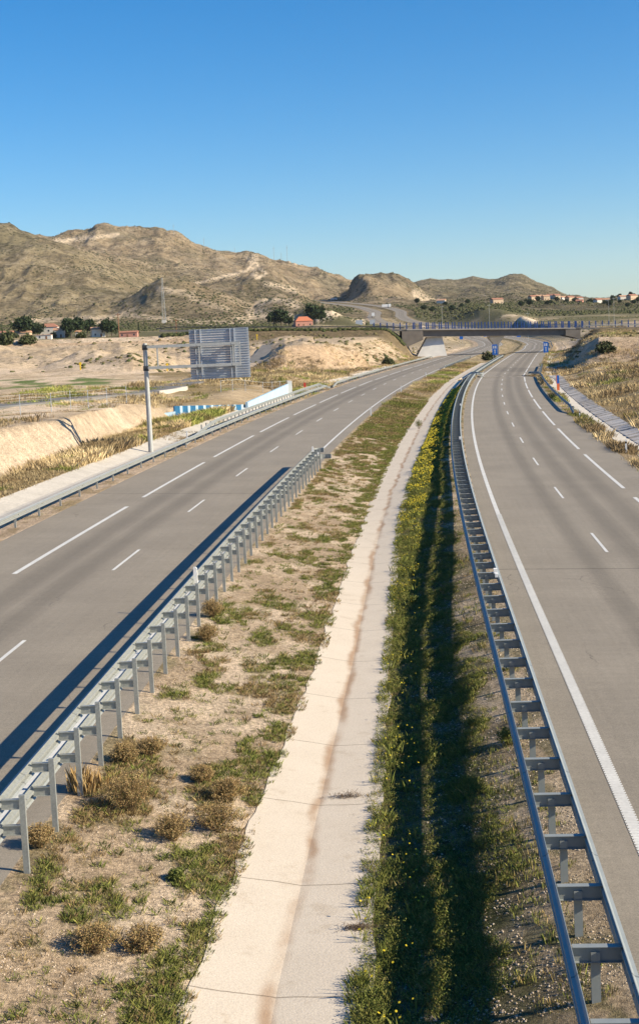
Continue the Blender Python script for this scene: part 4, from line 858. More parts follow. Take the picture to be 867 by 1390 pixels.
def pal(g, n, cs, wts):
    cs = np.array(cs); i = g.choice(len(cs), n, p=np.array(wts) / sum(wts)); j = g.choice(len(cs), n, p=np.array(wts) / sum(wts)); t = g.uniform(0, .5, (n, 1)); return cs[i] * (1 - t) + cs[j] * t
GR = [(.155, .18, .042), (.225, .22, .062), (.10, .12, .032)]; BR = [(.30, .22, .10), (.22, .15, .075), (.38, .29, .15)]
g = np.random.default_rng(11)
# left half of the median: patchy low growth
s, o, x, y = sample_corr(PL, 44000, -13, 150, lambda s: 5.0 + 0 * s, lambda s: G(0)(s) + .12, g, sbias=1.35)
den = fbm(x / .65, y / 1.1, 91, 4); gl_ = G(0)(s); ed = np.exp(-((o - gl_ + .30) / .5) ** 2) * .20 + smooth(40, 110, s) * .14 + np.exp(-((o - 5.3) / .3) ** 2) * .05
kp = g.uniform(0, 1, len(s)) < smooth(.555, .67, den + ed) * .85 + .08; s, o, x, y = s[kp], o[kp], x[kp], y[kp]
z = terrain(x, y, sink=False); gm_ = smooth(.42, .58, fbm(x / 1.7, y / 2.2, 33, 3) + .12 * (o > gl_[kp] - .9)); cs = np.where((g.uniform(0, 1, len(s)) < .25 + .6 * gm_)[:, None], pal(g, len(s), GR, [3, 3, 2]), pal(g, len(s), BR, [2, 3, 1]))
farw = 1 + smooth(30, 110, s) * 2.0
tufts('ground_cover', np.stack([x, y, z], 1), g.uniform(.03, .15, len(s)) * (1 + .5 * smooth(50, 120, s)), 26, cs, wbl=.0034 * farw, spread=.10 * farw ** .5, lean=.9, label='low patchy weeds and grass on the stony soil between the tall guardrail and the gutter')
kk = g.uniform(0, 1, len(s)) < .5
leafy('weeds', np.stack([x, y, z], 1)[kk], g.uniform(.04, .12, kk.sum()) * (1 + .6 * smooth(30, 110, s[kk])), g.uniform(.03, .12, kk.sum()), 34, cs[kk], .016 * (1 + smooth(30, 110, s[kk]) * 1.4), 'small leafy weeds on the stony soil left of the gutter', 13)
# right half: denser green with yellow flowers
s, o, x, y = sample_corr(PR, 30000, -13, 175, lambda s: -4.5 - (9.9 - gutter_knots(s)[2]) - .1, lambda s: -5.95 + 1.3 * (fbm(s / 1.6, s * 0 + 3, 77, 3) - .5), g, sbias=1.3)
den = fbm(x / .9, y / 1.3, 95, 4); kp = g.uniform(0, 1, len(s)) < .45 + smooth(.4, .6, den) * .55; s, o, x, y = s[kp], o[kp], x[kp], y[kp]
z = terrain(x, y, sink=False); cs = pal(g, len(s), GR + [BR[0]], [3, 3, 2, .8]); farw = 1 + smooth(30, 110, s) * 2
hgt = g.uniform(.08, .24, len(s)) * (.8 + .6 * smooth(.45, .7, den[kp]))
tufts('grass', np.stack([x, y, z], 1), hgt * .6, 22, cs, wbl=.0034 * farw, spread=.11 * farw ** .5, lean=.8, seed=4, label='dense green grass and weeds on the slope between the gutter and the ladder guardrail')
kk = g.uniform(0, 1, len(s)) < .8
leafy('weeds', np.stack([x, y, z], 1)[kk], g.uniform(.06, .17, kk.sum()) * (1 + .4 * smooth(30, 110, s[kk])), hgt[kk] * .8, 46, pal(g, kk.sum(), GR + [BR[0]], [3, 3, 2, .5]), .020 * (1 + smooth(30, 110, s[kk]) * 1.3), 'leafy green weeds on the slope right of the gutter', 14)
s, o, x, y = sample_corr(PR, 4200, -13, 160, lambda s: -6.1 + 0 * s, lambda s: -4.75 + 0 * s, g, sbias=1.2)
den = fbm(x / .8, y / 1.1, 97, 4); kp = den > .50; s, o, x, y = s[kp], o[kp], x[kp], y[kp]; z = terrain(x, y, sink=False); farw = 1 + smooth(30, 110, s) * 2
tufts('grass', np.stack([x, y, z], 1), g.uniform(.05, .18, len(s)), 14, pal(g, len(s), GR + BR[:1], [3, 3, 1, 2]), wbl=.006 * farw, spread=.1 * farw ** .5, seed=5, label='scattered grass tufts on gravel under the ladder guardrail')
s, o, x, y = sample_corr(PR, 15000, -13, 170, lambda s: -4.5 - (9.9 - gutter_knots(s)[2]) - .1, lambda s: -4.5 - (9.9 - gutter_knots(s)[2]) + .95 + .35 * smooth(10, 60, s), g)
cl = fbm(x / .8, y / 1.2, 44, 3); kp = g.uniform(0, 1, len(s)) < smooth(.42, .62, cl) * (.14 + .75 * smooth(8, 45, s)); s, x, y = s[kp], x[kp], y[kp]; z = terrain(x, y, sink=False)
flowers('yellow_flowers', np.stack([x, y, z + g.uniform(.12, .34, len(s))], 1), .018 * (1 + 1.3 * smooth(15, 80, s)), (.52, .41, .03), 'small yellow flowers among the green weeds right of the concrete gutter')
kk = g.choice(len(x), min(1500, len(x)), replace=False)
tufts('grass', np.stack([x, y, z], 1)[kk], g.uniform(.18, .36, len(kk)), 14, pal(g, len(kk), GR, [4, 3, 1]), wbl=.007 * (1 + smooth(20, 90, s[kk]) * 1.5), spread=.13, lean=.5, seed=6, label='taller flowering weed stems along the right edge of the gutter')
# dry grass: left verge, left flats, right slope
def dryfield(n, s0, s1, P, o0, o1, h, wb, sd, label, gfrac=.18, dens=.35, sb=1., bank=0):
    g = np.random.default_rng(sd); s, o, x, y = sample_corr(P, n, s0, s1, o0, o1, g, sbias=sb); den = fbm(x / 3, y / 4, sd, 4); kp = den > dens
    if sd == 22: kp &= ~((s > 112) & (s < 168) & (o < -9.2))
    if bank:
        aa = np.clip(x / y, -.45, .45); kp &= (y < np.interp(aa, tabs[1][0], tabs[1][1]) - .5) if bank < 0 else (y > np.interp(aa, tabs[2][0], tabs[2][1]) - .3)
    x, y = x[kp], y[kp]; z = terrain(x, y, sink=False)
    gr_ = fbm(x / 5, y / 7, sd + 3, 3) > (1 - gfrac * 1.15 if gfrac < .3 else 1 - gfrac); gr_ = fbm(x / 5, y / 7, sd + 3, 3) > np.quantile(fbm(x / 5, y / 7, sd + 3, 3), 1 - gfrac)
    cs = np.where(gr_[:, None], pal(g, len(x), GR, [3, 4, 1]) * 1.1, pal(g, len(x), [(.42, .325, .18), (.33, .25, .13), (.50, .40, .235)], [2, 2, 1.5]))
    big = fbm(x / 9, y / 12, sd + 7, 3); cs = cs * (.72 + .75 * smooth(.35, .65, fbm(x / 6, y / 8, sd + 9, 3)))[:, None]; brn = smooth(.52, .62, fbm(x / 4, y / 5, sd + 11, 3))[:, None] * .6; cs = cs * (1 - brn) + np.array([.20, .135, .07]) * brn
    tufts('dry_grass', np.stack([x, y, z], 1), g.uniform(.4, 1.2, len(x)) * h * (.45 + 1.1 * smooth(.35, .65, big)), 15, cs, wbl=wb * .62, spread=.5, lean=.7, seed=sd, label=label)
dryfield(13000, 18, 160, PL, -18.5, -11.7, .5, .022, 21, 'straw-coloured dry grass with green patches between the pale cut bank and the left gutter', .25, bank=-1)
dryfield(3500, 84, 200, PL, -12.5, -7.9, .26, .022, 22, 'green and dry weeds behind the left guardrail by the pole and the blue wall', .55, .45)
dryfield(1600, 18, 200, PL, -8.4, -6.75, .14, .014, 23, 'small green weeds under the low left guardrail', .6, .53)
dryfield(13000, 38, 225, PR, 10.1, 42, .55, .03, 24, 'straw-coloured dry grass covering the slope on the right', .1, .33)
dryfield(4800, 34, 240, PR, 6.0, 7.15, .4, .014, 25, 'dry grass tufts growing along the edge of the right shoulder', .3, .42)
dryfield(6500, 120, 330, PL, 4.9, 9.1, .28, .02, 26, 'brown and green weeds on the median farther along', .42, .36)
dryfield(5500, 168, 262, PL, -36, -13, .5, .035, 27, 'dry straw-coloured grass field behind the blue walls', .12, .34)
dryfield(6500, 60, 170, PL, -45, -18, .35, .03, 28, 'weeds with green patches along the top of the cut bank', .45, .50, bank=1)
dryfield(3500, 200, 380, PL, -22, -8.2, .35, .035, 29, 'dry grass below the soil bank along the far left verge', .2, .42)
dryfield(3500, 240, 420, PR, 6.2, 30, .45, .04, 30, 'dry grass around the foot of the right bridge embankment', .2, .36)

def shrub_mesh(g, r, h, nstem, leaf, cs, wts, tips=(.46, .33, .16)):
    """spreading stems with many small leaves; returns arrays"""
    V, F, K = [], [], []; b = 0
    for i in range(nstem):
        a = g.uniform(0, 6.28); el = g.uniform(.05, 1); top = np.array([math.cos(a) * r * el ** .7, math.sin(a) * r * el ** .7, h * (1 - .45 * el ** 2) * g.uniform(.75, 1.08)])
        p0 = np.array([math.cos(a) * r * .15, math.sin(a) * r * .15, -.03]); ts = np.linspace(0, 1, 6); pts_ = p0 + (top - p0) * ts[:, None]; pts_[:, 2] = p0[2] + (top[2] - p0[2]) * ts ** .8
        pts_[1:, :2] += g.normal(0, .02, (5, 2)) * r; wv = np.array([-math.sin(a), math.cos(a), 0]) * .004
        cst = np.array((.16, .11, .06))
        for j in range(5):
            V += [pts_[j] - wv, pts_[j] + wv, pts_[j + 1]]; F.append((b, b + 1, b + 2)); b += 3; K += [cst] * 3
        nl = 34
        for j in range(nl):
            t = g.uniform(.2, 1.0) ** .7; q_ = np.array([np.interp(t, ts, pts_[:, c]) for c in range(3)]) + g.normal(0, .028, 3) * (1.4 - t)
            d1 = g.normal(0, 1, 3); d1 /= np.linalg.norm(d1); d2 = np.cross(d1, g.normal(0, 1, 3)); d2 /= np.linalg.norm(d2); l_ = leaf * g.uniform(.6, 1.4)
            cc = np.array(cs[g.choice(len(cs), p=np.array(wts) / sum(wts))]) * g.uniform(.7, 1.3)
            if t > .85: cc = cc * .4 + np.array(tips) * .6
            V += [q_ - d2 * l_ * .35, q_ + d2 * l_ * .35, q_ + d1 * l_]; F.append((b, b + 1, b + 2)); b += 3; K += [cc] * 3
    return np.array(V), np.array(F), np.array(K)
RUST = [(.34, .22, .10), (.24, .165, .07), (.15, .15, .055)]
def place_px(u, v, zg=None):
    z = .1
    for _ in range(6):
        p = on_plane(u, v, z); z = tz(p[0], p[1])
    return p[0], p[1], z
SH = [(178, 1100, .40, .52, 'largest rust-brown shrub in the foreground between guardrail and gutter'), (235, 1140, .27, .36, 'round rust-brown shrub just below and right of the largest shrub'), (297, 1128, .33, .40, 'rust-brown shrub at the gutter edge, nearest the bottom of the pair there'), (310, 1088, .28, .36, 'rust-brown shrub at the gutter edge, upper one of the pair there'),
  (170, 1035, .22, .30, 'small brown shrub beside a guardrail post above the largest shrub'), (207, 1025, .22, .28, 'small brown and green shrub right of the shrub by the post'), (55, 1150, .2, .3, 'brown shrub at the foot of the nearest left guardrail post'), (282, 870, .26, .36, 'brown shrub against the tall guardrail at mid distance, lower of two'), (288, 838, .26, .42, 'brown shrub against the tall guardrail at mid distance, upper of two'),
  (130, 1292, .26, .32, 'rust-brown shrub at the bottom edge of the stony ground'), (195, 1292, .24, .30, 'greenish-brown shrub at the bottom edge right of the rust-brown one'), (275, 1062, .18, .26, 'small dark brown shrub left of the gutter edge pair')]
for i, (u_, v_, r_, h_, lb) in enumerate(SH):
    x, y, z = place_px(u_, v_); g_ = np.random.default_rng(100 + i); V, F, K = shrub_mesh(g_, r_ * 1.6, h_ * 1.4, int(150 + 190 * r_), .021, RUST, [3, 2, 1.5])
    o = link('dry_shrub', npmesh('dry_shrub', V, F, K), M_veg); o.location = (x, y, z); tag(o, lb, 'shrub', 'brown shrubs in the median')
x, y, z = place_px(118, 1075); g_ = np.random.default_rng(77)
n_ = 26; P_ = np.stack([g_.normal(0, .13, n_), g_.normal(0, .13, n_), np.zeros(n_)], 1)
o = tufts('tall_grass_clump', P_, g_.uniform(.45, .62, n_), 16, pal(g_, n_, [(.42, .29, .13), (.34, .22, .09)], [2, 1]), wbl=.004, spread=.07, lean=.35, kind=None); o.location = (x, y, z); tag(o, 'tall orange-brown dry grass clump at the foot of a post of the tall guardrail', 'grass clump')
# shrub patches of the gutter's right edge and small green clumps in the foreground
for i, (u_, v_, r_, h_, lb) in enumerate([(690, 1010, .35, .38, 'dark green bush in shadow beside the ladder guardrail'), (240, 1195, .17, .2, 'small green weed clump below the round rust-brown shrub'), (562, 820, .3, .3, 'green weed clump with yellow flowers at the gutter edge at mid distance'), (568, 582, .45, .9, 'dark rush clump growing at the middle of the gutter far ahead')]):
    x, y, z = place_px(u_, v_); g_ = np.random.default_rng(300 + i); V, F, K = shrub_mesh(g_, r_, h_, 70, .03, GR, [2, 2, 2], tips=(.14, .17, .05))
    o = link('green_shrub', npmesh('green_shrub', V, F, K), M_veg); o.location = (x, y, z); tag(o, lb, 'shrub', 'green shrubs in the median')

for (u_, v_, w_, lb) in ((472, 1083, .42, 'clump of dead brown twigs washed onto the concrete gutter'), (486, 1262, .26, 'smaller patch of dead twigs at the right gutter edge near the bottom')):
    x, y, z = place_px(u_, v_); g_ = np.random.default_rng(int(v_)); n_ = 240; c_ = np.stack([g_.normal(0, w_ * .5, n_), g_.normal(0, w_ * .16, n_), np.abs(g_.normal(.02, .03, n_))], 1); d_ = g_.normal(0, 1, (n_, 3)) * [1, 1, .35]; d_ = d_ / np.linalg.norm(d_, axis=1)[:, None] * g_.uniform(.05, .13, (n_, 1)); s_ = np.cross(d_, [0, 0, 1.]); s_ = s_ / np.linalg.norm(s_, axis=1)[:, None] * .004
    V = np.stack([c_ - s_, c_ + s_, c_ + d_ + s_, c_ + d_ - s_], 1).reshape(-1, 3)
    o = link('dead_twigs', npmesh('dead_twigs', V, np.arange(n_ * 4).reshape(n_, 4), np.repeat(pal(g_, n_, [(.20, .14, .09), (.12, .08, .05)], [1, 1]), 4, 0)), M_veg); o.location = (x, y, z + .02); tag(o, lb, 'twigs', 'dead twigs on the gutter')
# stones
def stones(name, n, P, s0, s1, o0, o1, sz, label, sd):
    g = np.random.default_rng(sd); s, o, x, y = sample_corr(P, n, s0, s1, o0, o1, g, sbias=1.4); kp = fbm(x / .5, y / .5, sd, 3) > .40; x, y = x[kp], y[kp]; z = terrain(x, y, sink=False); n = len(x)
    B = np.array([(1, 0, 0), (-.5, .87, 0), (-.5, -.87, 0), (0, 0, 1), (0, 0, -.6)]); F0 = np.array([(0, 1, 3), (1, 2, 3), (2, 0, 3), (1, 0, 4), (2, 1, 4), (0, 2, 4)])
    B = np.array([(1, 0, 0), (.2, 1, .1), (-.9, .3, 0), (-.3, -.9, .1), (.1, .1, .8), (0, 0, -.5)]); F0 = np.array([(0, 1, 4), (1, 2, 4), (2, 3, 4), (3, 0, 4), (1, 0, 5), (2, 1, 5), (3, 2, 5), (0, 3, 5)])
    r = sz * g.exponential(1, n).clip(.3, 3.2); a = g.uniform(0, 6.28, n); V = B[None] * (1 + g.uniform(-.35, .35, (n, 6, 3))) * r[:, None, None] * np.array([1, 1, .7])
    ca, sa = np.cos(a)[:, None], np.sin(a)[:, None]; X = V[..., 0] * ca - V[..., 1] * sa + x[:, None]; Y = V[..., 0] * sa + V[..., 1] * ca + y[:, None]; Z = V[..., 2] + z[:, None]
    F = (F0[None] + np.arange(n)[:, None, None] * 6).reshape(-1, 3); cc = np.repeat(pal(g, n, [(.55, .46, .36), (.42, .33, .24), (.30, .24, .18)], [3, 3, 1]), 6, 0)
    tag(link(name, npmesh(name, np.stack([X, Y, Z], -1).reshape(-1, 3), F, cc), M_rock), label, kind='stuff', cat='stones')
stones('pebbles', 60000, PL, -13, 55, 4.9, 8.6, .0085, 'small pale stones scattered over the soil of the left half of the median', 61)
stones('gravel', 42000, PR, -13, 45, -7.6, -4.5, .010, 'pale brown gravel under and beside the ladder guardrail', 62)

# scrub dotted over the slopes, as one mass
def blobs(name, X, Y, r, cc, label, m=None, seed=9):
    g = np.random.default_rng(seed); n = len(X); Z = terrain(X, Y, sink=False)
    B = []; F0 = []
    for i in range(5):
        for el, rr in ((.1, 1.), (.62, .8)): B.append((rr * math.cos(i * 1.2566 + el), rr * math.sin(i * 1.2566 + el), el))
    B.append((0, 0, 1.)); 
    for i in range(5):
        a, b_, c_, d_ = 2 * i, 2 * ((i + 1) % 5), 2 * i + 1, 2 * ((i + 1) % 5) + 1; F0 += [(a, b_, d_), (a, d_, c_), (c_, d_, 10)]
    B = np.array(B); F0 = np.array(F0); V = B[None] * (1 + g.uniform(-.4, .4, (n, 11, 3))) * r[:, None, None]; V[..., 2] *= .8
    P = V + np.stack([X, Y, Z - r * .1], 1)[:, None]; F = (F0[None] + np.arange(n)[:, None, None] * 11).reshape(-1, 3)
    return tag(link(name, npmesh(name, P.reshape(-1, 3), F, np.repeat(cc, 11, 0)), m or M_veg), label, kind='stuff', cat='scrub')
g = np.random.default_rng(500)
n_ = 48000; D_ = np.exp(g.uniform(math.log(1050), math.log(3500), n_)); a_ = g.uniform(-.245, .245, n_); X, Y = a_ * D_, D_
kp = fbm(X / 120, Y / 160, 12, 4) > g.uniform(.35, .65, n_); X, Y = X[kp], Y[kp]; sl, ol, sr, orr = nearinfo(X, Y); kp = ((ol < -12) | (orr > 12)); X, Y = X[kp], Y[kp]
blobs('hill_scrub', X, Y, g.uniform(.6, 1.7, len(X)), pal(g, len(X), [(.065, .07, .03), (.09, .088, .042), (.045, .055, .023)], [2, 2, 1]), 'low scrub dotted over the distant hillsides')
n_ = 9500; D_ = np.exp(g.uniform(math.log(285), math.log(1050), n_)); a_ = g.uniform(-.245, .245, n_); X, Y = a_ * D_, D_
kp = fbm(X / 30, Y / 50, 13, 4) > g.uniform(.4, .65, n_); X, Y = X[kp], Y[kp]; sl, ol, sr, orr = nearinfo(X, Y); kp = ((ol < -14) | (orr > 13)) & (np.abs(Y - BY) > 8); X, Y = X[kp], Y[kp]
blobs('roadside_scrub', X, Y, g.uniform(.25, .75, len(X)), pal(g, len(X), [(.10, .10, .045), (.16, .13, .06), (.07, .085, .03)], [2, 2, 1]), 'small bushes dotted over the soil banks and flats around the bridge', seed=10)

g = np.random.default_rng(610); n_ = 900; X = g.uniform(-46, bx0 - 1, n_); Y = BY - 6.6 + g.uniform(-.9, .5, n_)
blobs('hedge_row', X, Y, g.uniform(.5, .95, n_), pal(g, n_, [(.045, .055, .022), (.07, .075, .03)], [2, 1]), 'dark low hedge along the near side of the cross road left of the bridge', seed=12)
# ---------------------------------------------------------------- trees
def crown_mesh(g, rx, rz, nclump, cone=False):
    V, F = [], []; b = 0
    for i in range(nclump):
        d = g.normal(0, 1, 3); d /= np.linalg.norm(d); rr = g.uniform(.45, 1.0) ** .6
        c_ = d * rr * np.array([rx, rx, rz]) * (1 + .25 * math.sin(d[0] * 4 + d[2] * 3))
        if cone: t = g.uniform(0, 1); c_ = np.array([d[0] * rx * (1 - t) * rr, d[1] * rx * (1 - t) * rr, (t - .5) * 2 * rz])
        for j in range(9):
            q_ = c_ + g.normal(0, .13, 3) * rx; d1 = g.normal(0, 1, 3); d1 /= np.linalg.norm(d1); d2 = np.cross(d1, g.normal(0, 1, 3)); d2 /= np.linalg.norm(d2); l_ = .22 * rx * g.uniform(.6, 1.3) * (.7 if not cone else 1.1)
            V += [q_ - d1 * l_, q_ + d2 * l_ * .7, q_ + d1 * l_, q_ - d2 * l_ * .7]; F.append((b, b + 1, b + 2, b + 3)); b += 4
    return npmesh('crown', V, F)
def tree_proto(kind, g):
    if kind == 'pine': rx, rz, th, nc_ = 2.6, 1.9, 2.2, 130
    elif kind == 'cypress': rx, rz, th, nc_ = .8, 3.2, .8, 110
    else: rx, rz, th, nc_ = 2.0, 1.5, 1.2, 110
    cm = crown_mesh(g, rx, rz, nc_, kind == 'cypress'); cm.materials.append(M_leafd if kind != 'olive' else M_leafo)
    t = MB(); t.tube((0, 0, -.5), (0, 0, th + rz * .6), .2, .1, 7)
    for a in (0, 2.1, 4.2): t.tube((0, 0, th * .8), (math.cos(a) * rx * .5, math.sin(a) * rx * .5, th + rz * .6), .09, .04, 5)
    tm = t.mesh('trunk'); tm.materials.append(M_bark); return cm, tm, th + rz
protos = {k_: [tree_proto(k_, np.random.default_rng(i * 7 + j)) for j in range(3)] for i, k_ in enumerate(('pine', 'cypress', 'olive'))}
def tree(u, v, D, sc, kind, label, group, variant=0):
    p = at_dist(u, v, D); cm, tm, h = protos[kind][variant % 3]; zg = tz(p[0], p[1])
    r = empty({'pine': 'pine_tree', 'cypress': 'cypress_tree', 'olive': 'bush'}[kind], (p[0], p[1], zg), label, 'tree' if kind != 'olive' else 'bush', group, rz=random.uniform(0, 6)); r.scale = (sc, sc, sc)
    o = bpy.data.objects.new('crown', cm); C.objects.link(o); o.parent = r; o.location = (0, 0, h if kind != 'olive' else 1.15)
    o = bpy.data.objects.new('trunk', tm); C.objects.link(o); o.parent = r
gl_ = 'trees around the settlement on the left'
for i, (u_, sc, kd, lb) in enumerate([(4, 1.0, 'cypress', 'thin dark tree at the left frame edge'), (32, 2.3, 'pine', 'big round dark tree left of the red-roofed house'), (52, 1.6, 'pine', 'dark tree in front of the red-roofed house'), (44, 1.5, 'pine', 'dark tree in the group left of the red-roofed house'),
   (97, 2.1, 'pine', 'broad tree right of the red-roofed house'), (106, 2.1, 'pine', 'broadest tree of the left settlement'), (90, 1.5, 'olive', 'lighter green tree in front of the broad trees'), (120, 1.8, 'pine', 'dark tree left of the white house'), (146, 1.9, 'pine', 'dark tree just right of the white house'), (152, 1.6, 'pine', 'second dark tree right of the white house'), (158, 1.2, 'cypress', 'narrow dark tree before the low brown roof'),
   (189, 1.2, 'cypress', 'narrow dark tree right of the low brown roof'), (20, 1.4, 'olive', 'olive-green tree near the left frame edge'), (72, 1.3, 'olive', 'small tree at the white annex'), (12, 1.2, 'olive', 'low bush at the far left of the houses')]):
    tree(u_, 458, 930 + 10 * (i % 4), sc, kd, lb, gl_, i)
for i, (u_, D_, sc, kd, lb) in enumerate([(372, 1060, 2.0, 'pine', 'dark tree left of the orange-roofed house, left of the pair'), (382, 1060, 2.2, 'pine', 'dark tree left of the orange-roofed house, right of the pair'), (428, 1040, 2.4, 'pine', 'large dark tree right of the orange-roofed house'), (434, 1045, 1.8, 'pine', 'smaller dark tree at the right of the orange-roofed house'), (392, 1090, 1.3, 'pine', 'small dark tree behind the pair left of the orange roof')]):
    tree(u_, 445, D_, sc, kd, lb, 'trees beside the orange-roofed house', i)
for i, (u_, v_, D_, sc, lb) in enumerate([(822, 490, 268, .8, 'round dark bush in front of the pale cut bank on the right'), (9, 476, 420, 1.3, 'brown-green bush at the left edge of the flats'), (38, 474, 420, 1.1, 'dark low bush on the flats, second from the left edge'), (526, 478, 335, .7, 'dark green bush on the soil bank left of the bridge'), (662, 476, 372, .8, 'dark bush growing beside the bridge pier'), (112, 475, 440, .8, 'small dark bush alone on the pale flats'), (283, 505, 270, .9, 'rounded grey-brown bush below the sign board')]):
    tree(u_, v_, D_, sc, 'olive', lb, 'round bushes near the road', i)
g = np.random.default_rng(31)
lbs = ['on the slope above the right end of the bridge', 'below the hilltop village', 'beside the village houses', 'at the skyline by the right frame edge']
nt_ = 0
for (ua, ub, D_, cnt, lb, grp_) in ((700, 800, 1480, 11, 'of the dark trees on the slope below the village', 'trees below the hillside village'), (800, 870, 1480, 9, 'of the dark trees low on the right slope', 'trees on the right slope'), (560, 640, 1350, 8, 'of the dark trees on the scrub slope behind the bridge', 'trees behind the bridge'), (830, 867, 1840, 5, 'of the dark trees on the right skyline', 'trees on the right skyline')):
    for i in range(cnt):
        uu_ = ua + (ub - ua) * (i + g.uniform(.1, .9)) / cnt; ORD = ['leftmost', 'second from left', 'third from left', 'fourth from left', 'fifth from left', 'sixth from left', 'seventh from left', 'eighth from left', 'ninth from left', 'tenth from left', 'eleventh from left']
        pos = ORD[i] if i < cnt - 2 and i < 11 else ('rightmost' if i == cnt - 1 else 'next to the rightmost')
        tree(uu_, 430, D_ + g.uniform(-220, 180), g.uniform(.55, 1.15), 'pine', pos + ' ' + lb, grp_, i)

# ---------------------------------------------------------------- houses
def house(u, D, w, d, h, wallm, roofm, label, group, rz=0., hip=False, v=450, rh=None):
    p = at_dist(u, v, D); zg = min(tz(p[0] - w / 3, p[1]), tz(p[0] + w / 3, p[1])); r = empty('house', (p[0], p[1], zg), label, 'house', group, rz=rz)
    mb = MB(); mb.box(-w / 2, w / 2, -d / 2, d / 2, -2, h); wl = mb.build('wall', wallm, r)
    rh = rh or h * .35; e = .4; mb = MB()
    if hip: mb.add([(-w / 2 - e, -d / 2 - e, h), (w / 2 + e, -d / 2 - e, h), (w / 2 + e, d / 2 + e, h), (-w / 2 - e, d / 2 + e, h), (-w / 4, 0, h + rh), (w / 4, 0, h + rh)], [(3, 2, 1, 0), (0, 1, 5, 4), (1, 2, 5), (2, 3, 4, 5), (3, 0, 4)])
    else: mb.add([(-w / 2 - e, -d / 2 - e, h), (w / 2 + e, -d / 2 - e, h), (w / 2 + e, d / 2 + e, h), (-w / 2 - e, d / 2 + e, h), (-w / 2 - e, 0, h + rh), (w / 2 + e, 0, h + rh)], [(3, 2, 1, 0), (0, 1, 5, 4), (1, 2, 5), (2, 3, 4, 5), (3, 0, 4)])
    mb.build('roof', roofm, r); nfl = max(1, int(h / 2.8)); nw = max(2, int(w / 3.5))
    wm = MB(); wm.box(-.5, .5, -.04, .04, -.6, .6); wme = wm.mesh('window')
    for f in range(nfl):
        for i in range(nw):
            if f == 0 and i == nw // 2: continue
            o = link('window', wme, M_glass, r); o.location = (-w / 2 + (i + .5) * w / nw, -d / 2 - .03, 1.6 + f * 2.9)
    mb = MB(); mb.box(-w / 2 + (nw // 2 + .25) * w / nw, -w / 2 + (nw // 2 + .25) * w / nw + 1.1, -d / 2 - .08, -d / 2 - .005, 0, 2.1); mb.build('door', M_wood, r)
gs = 'houses of the settlement on the left'
house(10, 960, 8, 8, 3.5, M_wallc, M_tile, 'low ochre house with red roof at the far left', gs)
house(32, 940, 10, 8, 3.6, M_wallc, M_tile2, 'ochre house with pale orange roof left of the red-roofed villa', gs)
house(68, 960, 12, 8, 7.0, M_wallw, M_tile, 'large white villa with red roof in the left settlement', gs, hip=True)
house(81, 945, 7, 6, 5.0, M_wallw, M_tile2, 'white block beside the large red-roofed villa', gs)
house(60, 905, 10, 5, 2.9, M_wallw, M_tile2, 'low white annex in front of the red-roofed villa', gs, rh=.3)
house(133, 935, 9, 7, 5.0, M_wallw, M_tile2, 'white house with a slanting white roof between two dark trees', gs, rz=.3)
house(107, 935, 4, 4, 3.5, M_wallw, M_tile2, 'small white hut right of the broad trees', gs)
house(175, 930, 12, 8, 3.2, M_wallr, M_tile, 'low brown-red house right of the timber pole', gs)
house(412, 1030, 13, 9, 4.2, M_wallr, mat('bright roof tile', (.50, .17, .09), .85, var=.1, scale=1.5), 'pink house with bright orange-red roof between dark trees left of the highway', 'pink house', hip=True, rz=.2, rh=3.4)
gs = 'houses of the hillside village on the right'
vill = [(724, 1640, 9, M_wallc, 1), (731, 1660, 10, M_wallw, 0), (741, 1650, 8, M_wallc, 0), (748, 1700, 9, M_wallw, 1), (756, 1690, 7, M_wallc, 1), (764, 1720, 9, M_wallw, 0), (774, 1700, 10, M_wallc, 1), (786, 1700, 8, M_wallw, 1), (787, 1500, 7, M_wallr, 1), (812, 1480, 8, M_wallw, 1), (822, 1500, 8, M_wallw, 0), (846, 1700, 11, M_wallw, 0), (858, 1690, 12, M_wallc, 1), (675, 1500, 12, M_wallc, 1), (600, 1500, 9, M_wallw, 0)]
vl_ = ['ochre house at the left end of the hillside village', 'white house second from the left end of the hillside village', 'ochre house above the bridge on the village ridge', 'white red-roofed house in the middle of the village row', 'small ochre house in the middle of the village row', 'white house right of the middle of the village row', 'ochre red-roofed house towards the right of the village row', 'small white house at the right end of the village row', 'pink house lower on the slope below the village', 'white red-roofed house low on the right slope', 'white pale-roofed house low on the right slope', 'white house near the right skyline', 'ochre house at the right frame edge near the skyline', 'long ochre house alone left of the village', 'white house alone on the scrub slope behind the bridge']
for (u_, D_, w_, wm_, tl), lb in zip(vill, vl_): house(u_, D_, w_, 8, 5.0, wm_, M_tile if tl else M_tile2, lb, gs, rz=random.uniform(-.4, .6))

# ---------------------------------------------------------------- poles, masts and towers
def pole(u, vt, vb, D, r_, m, label, name='utility_pole', cat='utility pole', group='timber poles on the flats', arm=True):
    p = at_dist(u, vb, D); zg = tz(p[0], p[1]); top = at_dist(u, vt, D)[2] - zg; e = empty(name, (p[0], p[1], zg), label, cat, group)
    mb = MB(); mb.tube((0, 0, -1), (0, 0, top), r_, r_ * .7, 8); mb.build('mast' if name != 'utility_pole' else 'pole', m, e)
    if arm: mb = MB(); mb.box(-.9, .9, -.06, .06, top - .6, top - .45); mb.build('crossarm', m, e)
pole(162.5, 425, 463, 480, .17, M_wood, 'tall brown timber pole right of the houses, the left one of two'); pole(240.5, 433, 464, 480, .16, M_wood, 'brown timber pole left of the sign board, the right one of two')
